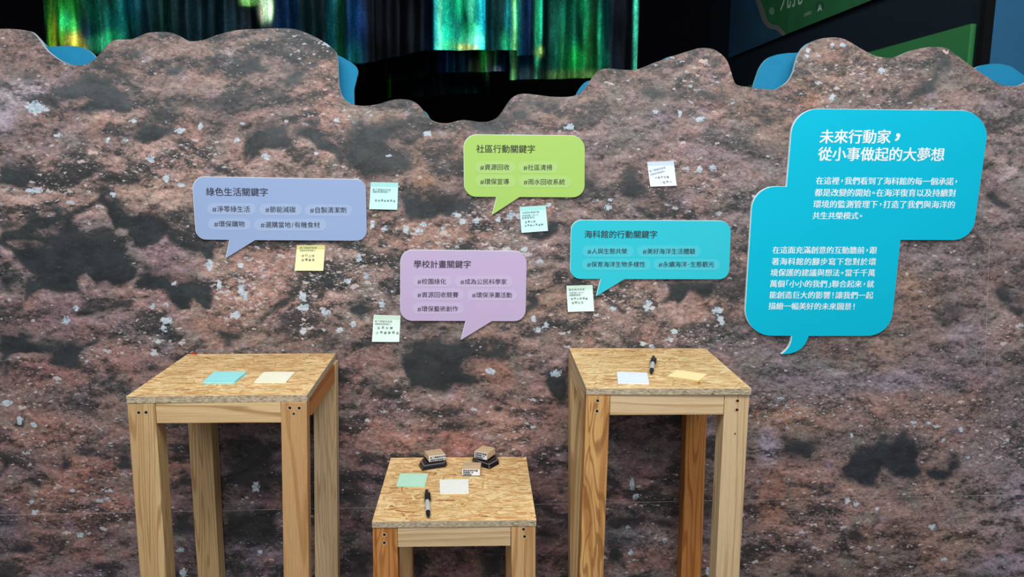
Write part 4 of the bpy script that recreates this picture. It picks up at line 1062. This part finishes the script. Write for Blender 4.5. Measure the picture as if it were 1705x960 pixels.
def rounded(out, n=9):
    """rounded polygon in photo measure; r is the corner radius"""
    res = []; N_ = len(out)
    for i in range(N_):
        x, y, r = out[i]
        if r == 0:
            res.append((x, y)); continue
        p = Vector(out[i - 1][:2]); q = Vector(out[(i + 1) % N_][:2]); c = Vector((x, y))
        a = (p - c).normalized(); b = (q - c).normalized()
        ang = a.angle(b); tlen = r / math.tan(ang / 2)
        s = c + a * tlen; e = c + b * tlen
        ctr = c + (a + b).normalized() * (r / math.sin(ang / 2))
        a0 = math.atan2(s.y - ctr.y, s.x - ctr.x); a1 = math.atan2(e.y - ctr.y, e.x - ctr.x)
        da = (a1 - a0 + math.pi) % (2 * math.pi) - math.pi
        for k in range(n + 1):
            t_ = a0 + da * k / n
            res.append((ctr.x + r * math.cos(t_), ctr.y + r * math.sin(t_)))
    return res


def extrude_outline(mb, pts, y0, y1, mi_f=0, mi_s=0):
    """pts in photo measure on plane y0 (front), thickness back to y1"""
    P = [atY(a_, b_, y0) for a_, b_ in pts]
    n_ = len(P)
    mb.add([(p.x, y0, p.z) for p in P] + [(p.x, y1, p.z) for p in P], [tuple(reversed(range(n_)))], mi_f)
    o_ = len(mb.v) - 2 * n_
    for i in range(n_):
        j = (i + 1) % n_
        mb.f.append((o_ + i, o_ + j, o_ + n_ + j, o_ + n_ + i)); mb.m.append(mi_s)
    mb.f.append(tuple(o_ + n_ + i for i in range(n_))); mb.m.append(mi_s)


EDGE = flat('white_foam_edge', (222, 232, 236), 0.6)
YBUB = -TH - 0.007
for b_ in BUBBLES:
    pts = rounded(b_['out'])
    cxp = sum(p[0] for p in pts) / len(pts); cyp = max(p[1] for p in pts)
    base = atY(cxp, cyp, YBUB)
    t_ = thing(b_['name'], b_['label'], 'sign', base, 'speech bubble signs on the rock wall')
    mb = MB()
    extrude_outline(mb, pts, YBUB, YBUB + .0004, 0, 1)
    extrude_outline(mb, [(a_ - .55, b2_ - .55) for a_, b2_ in pts], YBUB + .0004, -TH - 0.0003, 1, 1)
    mb.build('board', [flat('bubble_face', tuple(v * .955 for v in b_['col']), 0.6, spec=0.15, var=0.01, vscale=3), EDGE], t_)
    mb = MB()
    h, x0, y0, x1, y1, em = b_['head']
    k = mpp(x0, y0, YBUB)
    text_line(mb, h, atY(x0, y0, YBUB - .0007), atY(x1, y1, YBUB - .0007), ZUP, em * k, .012)
    mb.build('heading_lettering', MAT[b_['ink']], t_)
    pm = flat('tag_pill_print', tuple((p_ * .65 + c_ * .35) * .955 for p_, c_ in zip(b_['pill'], b_['col'])), 0.6, spec=0.15, var=.01, vscale=3)
    for (ax, ay, bx_, by_), txt, x0, y0, x1, y1 in b_['tags']:
        r = (by_ - ay) / 2 - 0.1
        mb = MB()
        extrude_outline(mb, rounded([(ax, ay, r), (bx_, ay + .4, r), (bx_, by_ + .4, r), (ax, by_, r)], 7), YBUB - .0004, YBUB)
        pl = mb.build('hashtag_pill', pm, t_)
        mb = MB()
        text_line(mb, txt, atY(x0, y0, YBUB - .0007), atY(x1, y1, YBUB - .0007), ZUP, 11.4 * k, .009)
        mb.build('hashtag_lettering', MAT[b_['ink']], pl)

# the large panel
tail = [(1346.5, 559), (1344, 566), (1340, 573), (1334, 580), (1326, 585), (1316, 588), (1301.5, 589.5), (1308, 584), (1314, 577), (1317.5, 568), (1318.5, 558.7)]
out = [(1321, 181, 45), (1649.5, 184.5, 43), (1619, 399.5, 37), (1499.5, 399, 0), (1482.5, 558.7, 43)] + [(a_, b_2, 0) for a_, b_2 in tail] + [(1238.5, 558.3, 43), (1254, 310.5, 40), (1310, 310.5, 0)]
pts = rounded(out, 12)
big_t = thing('information_sign', 'large turquoise double speech bubble sign with white text, far right', 'sign', atY(1380, 589, YBUB))
YBIG = -TH - 0.009
mb = MB()
extrude_outline(mb, pts, YBIG, YBIG + .0004, 0, 1)
extrude_outline(mb, [(a_ - .8, b2_ - .5) for a_, b2_ in pts], YBIG + .0004, -TH - 0.0003, 1, 1)
mb.build('board', [flat('turquoise_face', (0, 182, 212), 0.6, spec=0.15, var=0.01, vscale=3), EDGE], big_t)
mb = MB(); mt = MB()
for txt, x0, y0, x1, y1, em, off in BODY:
    k = mpp(x0, y0, YBIG)
    tgt = mt if em > 20 else mb
    text_line(tgt, txt, atY(x0, y0, YBIG - .0006), atY(x1, y1, YBIG - .0006), ZUP, em * k, off, shear=0.015)
mt.build('title_lettering', MAT['white_ink'], big_t)
mb.build('paragraph_lettering', MAT['white_ink'], big_t)

# mural writing, cropped by the frame
mb = MB()
yv = Vector((0, -1, 0))
def mural_text(txt, pa, pb, em, off):
    A = atX(pa[0], pa[1], xs - .001); B = atX(pb[0], pb[1], xs - .001)
    text_line(mb, txt, A, B, ZUP, em, off)
mural_text('九孔', (1309, -6), (1328, -13), .16, .02)
mural_text('主辦單位', (1340, 25.5), (1350, 21), .022, .02)
mb.build('mural_lettering', flat('pale_mural_print', (140, 176, 160), 0.7), mural)


# ================================================================== wall sticky notes
def note(d):
    q = d['q']
    Pc = [atY(x, y, -TH - 0.0008) for x, y in q]            # TL TR BR BL
    cen = (Pc[2] + Pc[3]) / 2
    t_ = thing('sticky_note', d['label'], 'note', cen, 'sticky notes on the rock wall')
    nx_, nz_ = 6, 10

    def P(u_, v_, lift=0.0):
        p = (Pc[0] * (1 - u_) + Pc[1] * u_) * (1 - v_) + (Pc[3] * (1 - u_) + Pc[2] * u_) * v_
        curl = 0.0085 * max(0, v_ - 0.2) ** 1.8 + 0.0008 * math.sin(u_ * 5 + cen.x * 9)*v_
        return Vector((p.x, -TH - 0.0008 - curl - lift, p.z))
    for nm, va, vb, col in (('adhesive_band', 0, .17, d['band']), ('paper_sheet', .17, 1.0, d['c'])):
        mb = MB(); nn = 2 if va == 0 else nz_
        vs = [P(i / nx_, va + (vb - va) * j / nn) for j in range(nn + 1) for i in range(nx_ + 1)]
        vb_ = [v + Vector((0, 0.0003, 0)) for v in vs]
        W_ = nx_ + 1
        fs = [(j * W_ + i, (j + 1) * W_ + i, (j + 1) * W_ + i + 1, j * W_ + i + 1) for j in range(nn) for i in range(nx_)]
        o_ = len(vs)
        fb_ = [tuple(o_ + k for k in reversed(f)) for f in fs]
        rim = [i for i in range(W_)] + [j * W_ + nx_ for j in range(1, nn + 1)] + [nn * W_ + i for i in range(nx_ - 1, -1, -1)] + [j * W_ for j in range(nn - 1, 0, -1)]
        fr = [(rim[i], rim[(i + 1) % len(rim)], rim[(i + 1) % len(rim)] + o_, rim[i] + o_) for i in range(len(rim))]
        mb.add(vs + vb_, fs + fb_ + fr)
        mb.build(nm, paper(nm, col), t_)
    L = (Pc[1] - Pc[0]).length
    dn = (Pc[3] - Pc[0]).normalized()

    def lines(rows, emf, off, mat, nm):
        mb = MB()
        for row in rows:
            txt, u0_, v0_, u1_ = row[:4]
            rot = row[4] if len(row) > 4 else 0
            A = P(u0_, v0_, .0005); B = P(u1_, v0_ + rot, .0005)
            em = (B - A).length / max(sum(advance(c) for c in txt) - 1, 1) * 1.0
            em = min(em, L * emf) * (.80 if nm == 'handwriting' else 1)
            n_ = len(txt)
            pos = [0.0]
            for i in range(1, n_): pos.append(pos[-1] + (advance(txt[i - 1]) + advance(txt[i])) / 2)
            xd = (B - A).normalized()
            for k, (ch, pp) in enumerate(zip(txt, pos)):
                tt2 = pp / pos[-1]
                O = P(u0_ + (u1_ - u0_) * tt2, v0_ + rot * tt2 + (0.012 * math.sin(k * 2.3) if nm == 'handwriting' else 0), .0006)
                _place(mb, ch, [0], 1, O, None, (P(u0_, v0_ - .1) - P(u0_, v0_)).normalized(), em, off, 0, 0)
        mb.build(nm, mat, t_)
    lines(d['pr'], .095, .0, MAT['greyink'], 'stamped_lettering')
    lines(d['hw'], .125, d.get('bold', 0), MAT['handink'], 'handwriting')


for d in NOTES:
    note(d)

# ================================================================== tables
LIGHT = ((210, 182, 136), (160, 124, 80)); PALE = ((212, 188, 150), (180, 150, 110)); GOLD = ((204, 160, 100), (166, 112, 60)); ORANGE = ((196, 138, 76), (150, 88, 40)); TAN = ((198, 160, 112), (168, 124, 78))
_pc = {}


def strand(c, seed):
    m, nt, b = newmat('wood_strand')
    N = NT(nt)
    P = N.n('ShaderNodeTexCoord').outputs['Object']
    f = N.noise(N.mapping(P, (1, 6, 1), (0, 0, seed * .2), (seed, 0, 0)), 130, 4, 0.65)
    c1 = N.mix(N.ramp(f, .3, .7), lin(tuple(v * .86 for v in c)), lin(tuple(min(255, v * 1.07) for v in c)))
    N.link(c1, b.inputs['Base Color'])
    b.inputs['Roughness'].default_value = .45
    return m


STR = [strand((232, 198, 138), 1), strand((222, 182, 120), 2), strand((246, 220, 166), 3), strand((212, 168, 106), 4), strand((176, 114, 58), 5)]


def wood(pair, axis, seed, lines=1.0, fig=0.0):
    k = (pair, axis, seed, lines, fig)
    if k not in _pc: _pc[k] = pine('pine_wood', pair[0], pair[1], axis, seed, lines, fig)
    return _pc[k]


def hole(cx_, cy_, y, parent, r=0.0034):
    p = atY(cx_, cy_, y)
    mb = MB(); n_ = 14
    ring_o = [(p.x + 1.6 * r * math.cos(a_ * 6.283 / n_), y - 0.0006, p.z + 1.6 * r * math.sin(a_ * 6.283 / n_)) for a_ in range(n_)]
    ring_i = [(p.x + 1.05 * r * math.cos(a_ * 6.283 / n_), y + 0.0004, p.z + 1.05 * r * math.sin(a_ * 6.283 / n_)) for a_ in range(n_)]
    ring_b = [(p.x + 1.05 * r * math.cos(a_ * 6.283 / n_), y - 0.0004, p.z + 1.05 * r * math.sin(a_ * 6.283 / n_)) for a_ in range(n_)]
    mb.add(ring_o + ring_b, [(i, (i + 1) % n_, n_ + (i + 1) % n_, n_ + i) for i in range(n_)], 0)
    mb.add(ring_b, [tuple(reversed(range(n_)))], 1)
    mb.build('screw_hole', [MAT['sink'], MAT['hole']], parent)


def table(label, nm, x0, yf, z, rot, W_, D_, tth, legs, apron_h, mats, osb_seed, sidewood, holes, drop):
    """legs: dict key-> (top (pxL,pxR,py), bottom (pxL,pxR,py), plane 'f'/'b')"""
    ex = Vector((math.cos(rot), math.sin(rot), 0)); ey = Vector((-math.sin(rot), math.cos(rot), 0))
    FL = Vector((x0, yf, 0))
    cen = FL + ex * (W_ / 2) + ey * (D_ / 2)
    t_ = thing('table', label, 'table', (cen.x, cen.y, 0), 'pine display tables')
    mb = MB()
    c4 = [FL, FL + ex * W_, FL + ex * W_ + ey * D_, FL + ey * D_]
    lo = [Vector((p.x, p.y, z - tth)) for p in c4]; hi = [Vector((p.x, p.y, z)) for p in c4]
    vs = lo + hi
    mb.add(vs, [(4, 5, 6, 7)], 0)
    mb.add(vs, [(3, 2, 1, 0), (0, 1, 5, 4), (1, 2, 6, 5), (2, 3, 7, 6), (3, 0, 4, 7)], 1)
    mb.build('table_top', [osb('strand_board', osb_seed), MAT['osb_edge']], t_, bevel=0.0008)
    zt = z - tth
    ins = 0.002
    rn = random.Random(int(osb_seed * 10) + 5)
    mb = MB()
    for k in range(760):
        th_ = rn.choice((0, 0, 0, 1)) * rn.uniform(-1.5, 1.5) + rn.gauss(0, .38)
        L_ = rn.uniform(.014, .052); w_ = rn.uniform(.0022, .0085)
        if k > 640: L_ *= .6; w_ = rn.uniform(.0008, .0022)
        dx, dy = abs(math.cos(th_)) * L_ / 2 + w_, abs(math.sin(th_)) * L_ / 2 + w_
        if dx * 2 > W_ - .004: continue
        c2 = FL + ex * rn.uniform(dx + .001, W_ - dx - .001) + ey * rn.uniform(dy + .001, D_ - dy - .001)
        a1 = ex * math.cos(th_) + ey * math.sin(th_); a2 = ex * -math.sin(th_) + ey * math.cos(th_)
        zz = z + .00003 + .00022 * k / 760
        sk = rn.uniform(-.5, .5)
        outl = [(-.5, -.2 + sk * .3), (-.38, -.5), (.1, -.5 + .1 * sk), (.42, -.42), (.5, .1 + sk * .3), (.36, .5), (-.15, .46 - .1 * sk), (-.44, .4)]
        mi_ = 4 if k > 640 else rn.choice((0, 0, 1, 1, 2, 2, 3, 3, 0, 1, 2, 4 if k % 3 == 0 else 3))
        ps = [c2 + a1 * (u_ * L_) + a2 * (v_ * w_) for u_, v_ in outl]
        mb.add([(p.x, p.y, zz) for p in ps], [tuple(range(8))], mi_)
    global STR
    fl2 = mb.build('wood_strands', STR, t_)
    fl2['kind'] = 'stuff'
    for key, (tL, tR, ty, bL, bR, by, depth, mat) in legs.items():
        yfr = yf + ins if key[0] == 'f' else yf + D_ - depth - ins
        A = atY(tL, ty, yfr); B = atY(tR, ty, yfr); C = atY(bL, by, yfr); D2 = atY(bR, by, yfr)

        def xat(p, q, zz):
            return p.x + (q.x - p.x) * (zz - p.z) / (q.z - p.z)
        v = []
        xl0, xr0 = xat(A, C, 0.0), xat(B, D2, 0.0); xl1, xr1 = xat(A, C, zt), xat(B, D2, zt)
        for zz, xl, xr in ((0, xl0, xr0), (zt, xl1, xr1)):
            v += [(xl, yfr, zz), (xr, yfr, zz), (xr, yfr + depth, zz), (xl, yfr + depth, zz)]
        mb = MB(); mb.hexa(v)
        mb.build('leg', mat, t_, bevel=0.0012)
        legs[key] = legs[key] + ((xl1, xr1),)
    fl_, fr_, bl_, br_ = (legs[k][-1] for k in ('fl', 'fr', 'bl', 'br'))
    at_ = 0.03
    mb = MB()
    mb.hexa([(fl_[1] + .0008, yf + ins + .0006, zt - apron_h), (fr_[0] - .0008, yf + ins + .0006, zt - apron_h), (fr_[0] - .0008, yf + ins + at_, zt - apron_h), (fl_[1] + .0008, yf + ins + at_, zt - apron_h),
             (fl_[1] + .0008, yf + ins + .0006, zt - .0003), (fr_[0] - .0008, yf + ins + .0006, zt - .0003), (fr_[0] - .0008, yf + ins + at_, zt - .0003), (fl_[1] + .0008, yf + ins + at_, zt - .0003)])
    mb.build('apron', mats[0], t_, bevel=0.0008)
    yb_ = yf + D_ - ins
    mb = MB()
    mb.hexa([(bl_[1], yb_ - at_, zt - apron_h), (br_[0], yb_ - at_, zt - apron_h), (br_[0], yb_ - .001, zt - apron_h), (bl_[1], yb_ - .001, zt - apron_h),
             (bl_[1], yb_ - at_, zt - .0003), (br_[0], yb_ - at_, zt - .0003), (br_[0], yb_ - .001, zt - .0003), (bl_[1], yb_ - .001, zt - .0003)])
    mb.build('apron', mats[0], t_)
    df = legs['fl'][6]; db = legs['bl'][6]
    for a_, b_2, side in ((fl_[0] + .001, bl_[0] + .001, 0), (fr_[1] - .001, br_[1] - .001, 1)):
        o1 = 0 if side == 0 else -at_
        ya, yb2 = yf + ins + df, yb_ - db
        mb = MB()
        mb.hexa([(a_ + o1, ya, zt - apron_h), (a_ + o1 + at_, ya, zt - apron_h), (b_2 + o1 + at_, yb2, zt - apron_h), (b_2 + o1, yb2, zt - apron_h),
                 (a_ + o1, ya, zt - .0003), (a_ + o1 + at_, ya, zt - .0003), (b_2 + o1 + at_, yb2, zt - .0003), (b_2 + o1, yb2, zt - .0003)])
        mb.build('apron', sidewood, t_)
    for h in holes:
        hole(h[0], h[1], yf + ins - .0002, t_, h[2] if len(h) > 2 else .0034)
    return t_


tabL = table('tall pine table with strand board top at the left', 'L', -0.7548, -0.3956, 1.001, 0.0127, 0.3829, 0.3736, 0.0155,
             dict(fl=(211.5, 258, 672, 233.4, 276.5, 960, .052, wood(LIGHT, 'z', 1.0, 1.2)), fr=(467.4, 510.5, 669, 472.3, 514.4, 960, .030, wood(TAN, 'z', 2.2, .25)),
                  bl=(313, 352, 713, 329, 365, 960, .050, wood(LIGHT, 'z', 4.1, 1.3)), br=(521.5, 559.3, 640, 524.5, 562.5, 960, .036, wood(PALE, 'z', 5.3, 1.4))),
             .0455, (wood(LIGHT, 'x', 3.0, .8),), 0.0, wood(ORANGE, 'y', 6.0, .3), [(231, 686.5), (243.2, 686.2), (482.6, 678.6), (498.2, 679), (489, 688.5, .0028)], 0)
tabR = table('tall pine table with strand board top at the right', 'R', 0.2363, -0.3923, 1.0145, -0.0132, 0.3664, 0.3760, 0.0145,
             dict(fl=(976.5, 1016, 657, 965, 1004.4, 960, .040, wood(GOLD, 'z', 7.4, .35, .75)), fr=(1207, 1248, 657, 1191.5, 1231, 960, .052, wood(PALE, 'z', 8.8, .5)),
                  bl=(950, 982, 620, 949, 981, 960, .050, wood(LIGHT, 'z', 9.2, 1.0)), br=(1143, 1177, 697, 1134, 1167.4, 960, .048, wood(ORANGE, 'z', 3.7, 1.3))),
             .0475, (wood(PALE, 'x', 5.0, .9),), 2.7, wood(PALE, 'y', 2.0, .8), [(995, 666.8), (994, 684), (1228, 667), (1227, 682), (1224, 721.7, .0018)], 0)
tabM = table('low pine table with strand board top between the two tall ones', 'M', -0.2366, -0.3997, 0.7114, 0.0008, 0.3666, 0.3816, 0.0145,
             dict(fl=(620.3, 661.3, 880, 621.5, 662.8, 960, .040, wood(ORANGE, 'z', 6.6, .3, .5)), fr=(851, 891.8, 874, 851.6, 891.6, 960, .040, wood(TAN, 'z', 1.9, .5)),
                  bl=(652, 687, 930, 652.5, 687.5, 960, .040, wood(TAN, 'z', 8.3, .7)), br=(842, 876, 930, 842, 876, 960, .040, wood(TAN, 'z', 9.9, .7))),
             .0475, (wood(PALE, 'x', 9.0, .9),), 5.1, wood(TAN, 'y', 4.0, .6), [(640, 889.6), (640, 903), (871.8, 880.6), (873.5, 892.6)], 0)
# small red tape scrap on the left table's rear corner
mb = MB()
c_ = [atZ(a_, b_2, 1.001) for a_, b_2 in ((316.5, 589.5), (327.5, 590), (328.5, 587.6), (321, 586.4))]
mb.hexa([(p.x, p.y, 1.0012) for p in c_] + [(p.x, p.y, 1.0022) for p in c_])
o = mb.build('tape_scrap', MAT['red'])
tag(o, 'tiny red scrap on the rear left corner of the left tall table', 'tape')


# ================================================================== sticky note pads, markers
def pad(label, corners, ztab, th, c, curl=0.0):
    P = [atZ(x, y, ztab + th) for x, y in corners]          # back-left, back-right, front-right, front-left
    cen = sum(P, Vector()) / 4
    t_ = thing('sticky_note_pad', label, 'notepad', (cen.x, cen.y, ztab), 'sticky note pads on the tables')
    m1 = paper('pad_paper', c)
    mb = MB()
    L = max(2, int(th / .0015))
    side = MB()
    for k in range(L):
        z0 = ztab + 0.0003 + (th - .0006) * k / L; z1 = ztab + 0.0003 + (th - .0006) * (k + 1) / L - .00012
        j = 0.0004 * math.sin(k * 2.1 + cen.x * 30)
        order = [P[3], P[2], P[1], P[0]]
        side.hexa([(p.x + j, p.y + j * .6, z0) for p in order] + [(p.x + j, p.y + j * .6, z1) for p in order])
    side.build('sheet_stack', m1, t_)
    order = [P[3], P[2], P[1], P[0]]
    nn = 6; vs = []
    for j in range(nn + 1):
        for i in range(nn + 1):
            u_, v_ = i / nn, j / nn
            p = (order[0] * (1 - u_) + order[1] * u_) * (1 - v_) + (order[3] * (1 - u_) + order[2] * u_) * v_
            vs.append((p.x, p.y, ztab + th + curl * (1 - v_) ** 2 * (1 - .3 * u_)))
    fs = [(j * (nn + 1) + i, j * (nn + 1) + i + 1, (j + 1) * (nn + 1) + i + 1, (j + 1) * (nn + 1) + i) for j in range(nn) for i in range(nn)]
    mb.add(vs + [(a_, b_2, c2 - .0003) for a_, b_2, c2 in vs], fs + [tuple(k + len(vs) for k in reversed(f)) for f in fs])
    mb.build('top_sheet', m1, t_)


pad('aqua blue sticky note pad on the left tall table', [(357.1, 617.9), (410.6, 618.4), (390.5, 634.6), (338.2, 634.6)], 1.001, .0055, (158, 232, 236))
pad('cream sticky note pad on the left tall table', [(439.6, 618.4), (491.3, 618.4), (476.4, 634.6), (423.5, 634.8)], 1.001, .004, (244, 244, 220))
pad('bluish white sticky note pad on the right tall table', [(1027, 618.2), (1077.3, 620.0), (1081, 636.6), (1029, 635.4)], 1.0145, .004, (226, 238, 252))
pad('pale yellow sticky notes turned askew on the right tall table', [(1127.4, 615.2), (1177.2, 622.3), (1162.6, 634.2), (1110.8, 626.6)], 1.0145, .0018, (252, 232, 172), .001)
pad('mint green sticky note pad on the low table', [(666.3, 787.5), (713, 787.6), (707, 809), (659.6, 808.8)], .7114, .0022, (190, 236, 214))
pad('white sticky note pad on the low table', [(732.2, 797.8), (779.7, 797.2), (780.6, 819.6), (732.7, 820.4)], .7114, .003, (240, 244, 238))


def lathe(mb, prof, A, ax, n_=18, mi=0):
    ax = ax.normalized(); s1 = ax.cross(Vector((0, 0, 1))).normalized(); s2 = ax.cross(s1)
    vs = []
    for d_, r in prof:
        for k in range(n_):
            a_ = k * 2 * math.pi / n_
            vs.append(A + ax * d_ + (s1 * math.cos(a_) + s2 * math.sin(a_)) * r)
    fs = []
    for i in range(len(prof) - 1):
        for k in range(n_):
            k2 = (k + 1) % n_
            fs.append((i * n_ + k, i * n_ + k2, (i + 1) * n_ + k2, (i + 1) * n_ + k))
    fs.append(tuple(range(n_))); fs.append(tuple(reversed(range((len(prof) - 1) * n_, len(prof) * n_))))
    mb.add(vs, fs, mi)


def marker(label, tip, end, ztab):
    """tip: cap end (far), end: barrel end (near)"""
    R = 0.0062
    A = atZ(tip[0], tip[1], ztab + R); B = atZ(end[0], end[1], ztab + R)
    ax = (B - A); L = ax.length; ax.normalize()
    t_ = thing('marker_pen', label, 'marker', ((A + B) / 2 - Vector((0, 0, R))), 'marker pens on the tables')
    mb = MB()
    lathe(mb, [(0, .0028), (.003, .0042), (L * .12, .0054), (L * .16, R), (L * .43, R), (L * .435, R * .95)], A, ax)
    cp = mb.build('cap', MAT['cap'], t_, smooth=True)
    mb = MB()
    sd = ax.cross(Vector((0, 0, 1))).normalized() * -1
    c0 = A + ax * (L * .14) + sd * (R + .0012) + Vector((0, 0, .0015)); c1 = A + ax * (L * .43) + sd * (R + .0010) + Vector((0, 0, .0015))
    wv = Vector((0, 0, .0022)); ou = sd * .0009
    mb.hexa([c0 - wv - ou * 2, c1 - wv - ou, c1 - wv + ou, c0 - wv + ou, c0 + wv - ou * 2, c1 + wv - ou, c1 + wv + ou, c0 + wv + ou])
    mb.build('clip', MAT['cap'], cp)
    mb = MB()
    lathe(mb, [(L * .43, R * .78), (L * .46, R * .86), (L * .82, R * .86), (L * .835, R * .82)], A, ax)
    mb.build('barrel', MAT['barrel'], t_, smooth=True)
    mb = MB()
    lathe(mb, [(L * .83, R * .84), (L * .90, R * .86), (L * .97, R * .66), (L, R * .35)], A, ax)
    mb.build('end_plug', MAT['cap'], t_, smooth=True)


marker('black capped marker pen lying on the low table', (710.3, 815.6), (713.3, 859.5), .7114)
marker('black capped marker pen lying on the right tall table', (1088.2, 593.5), (1084.6, 620), 1.0145)


# ================================================================== rubber stamps and ink pads
def ink_pad(label, outline_px, ztab):
    P = [atZ(x, y, ztab) for x, y in outline_px]
    c = sum(P, Vector()) / len(P)
    t_ = thing('ink_pad', label, 'ink pad', (c.x, c.y, ztab), 'black ink pads')
    def ringz(s, z): return [Vector((c.x + (p.x - c.x) * s, c.y + (p.y - c.y) * s, ztab + z)) for p in P]
    def stack(levels, nm, mat, parent):
        mb = MB(); n_ = len(P); vs = []
        for s, z in levels: vs += ringz(s, z)
        fs = [tuple(reversed(range(n_)))]
        for i in range(len(levels) - 1):
            for k in range(n_):
                k2 = (k + 1) % n_
                fs.append((i * n_ + k, i * n_ + k2, (i + 1) * n_ + k2, (i + 1) * n_ + k))
        fs.append(tuple(range((len(levels) - 1) * n_, len(levels) * n_)))
        mb.add(vs, fs)
        return mb.build(nm, mat, parent, bevel=.0006)
    tr = stack([(1.0, .0004), (1.0, .002), (.93, .009), (.90, .0105)], 'tray', MAT['inkpad'], t_)
    stack([(.875, .0103), (.87, .0118), (.80, .0118)], 'rim', MAT['tray_in'], tr)
    stack([(.80, .0116), (.79, .0150), (.74, .0158)], 'lid', MAT['inkpad'], t_)
    return c


def stamp(label, FLp, FRp, zb_, hgt, depth_m, texts, tilt=0.0, key='A'):
    """front edge bottom given in photo measure at height zb_"""
    A = atZ(FLp[0], FLp[1], zb_); B = atZ(FRp[0], FRp[1], zb_)
    ex = (B - A); W2 = ex.length; ex.normalize(); ey = Vector((-ex.y, ex.x, 0))
    c = (A + B) / 2 + ey * depth_m / 2
    t_ = thing('rubber_stamp', label, 'stamp', (c.x, c.y, zb_), 'wooden rubber stamps')
    up = ZUP
    if tilt:
        rm = Matrix.Rotation(tilt, 3, ex); ey = rm @ ey; up = rm @ up
    def bx_(a0, a1, d0, d1, h0, h1):
        return [A + ex * x + ey * y + up * z_ for z_ in (h0, h1) for x, y in ((a0, d0), (a1, d0), (a1, d1), (a0, d1))]
    rb = .0025
    mb = MB(); mb.hexa(bx_(.001, W2 - .001, .001, depth_m - .001, .0003, rb)); mb.build('rubber_die', MAT['felt'], t_)
    mb = MB(); mb.hexa(bx_(0, W2, 0, depth_m, rb, hgt)); mb.build('wooden_block', MAT['block'], t_, bevel=.0012)
    mb = MB(); mb.hexa(bx_(.0004, W2 - .0004, -.0005, .0002, rb + .0002, hgt - .0012)); lb = mb.build('paper_label', MAT['label'], t_)
    mb = MB(); nl = len(texts); Hh = hgt - rb - .001
    for i, s_ in enumerate(texts):
        zc = rb + Hh * (1 - (i + .55) / (nl + .1))
        em = min(Hh / (nl + .2) * (1.05 if i == 0 else .85), W2 * .9 / len(s_))
        span = (len(s_) - 1) * em * 1.02
        a0 = W2 * .06 + em / 2
        text_line(mb, s_, A + ex * a0 - ey * .0008 + up * zc, A + ex * (a0 + span) - ey * .0008 + up * zc, up, em, .03)
    mb.build('label_lettering', MAT['ink'], lb)


ZT = .7114
ink_pad('black ink pad under the left stamp on the low table', [(702.5, 783.5), (741.5, 777.6), (744.8, 774.2), (743.2, 767.5), (738, 762.5), (703, 766.8), (697.3, 775.5)], ZT)
ink_pad('black ink pad under the right stamp on the low table', [(813.5, 781), (816.5, 780.8), (830.8, 772.8), (831.5, 769.5), (827.8, 762), (800, 757), (787.5, 763.8), (786, 767), (791, 773.5)], ZT)
stamp('wooden stamp sitting on the left ink pad', (714.2, 770.2), (742, 766.4), ZT + .0163, .0180, .044, STAMPTXT['A'], 0)
stamp('wooden stamp turned askew on the right ink pad', (789.8, 762.8), (810.9, 767.0), ZT + .0163, .0215, .046, STAMPTXT['B'], 0)
stamp('wooden stamp standing directly on the low table top', (769.3, 792.4), (799.3, 792.9), ZT, .0195, .047, STAMPTXT['C'], 0)
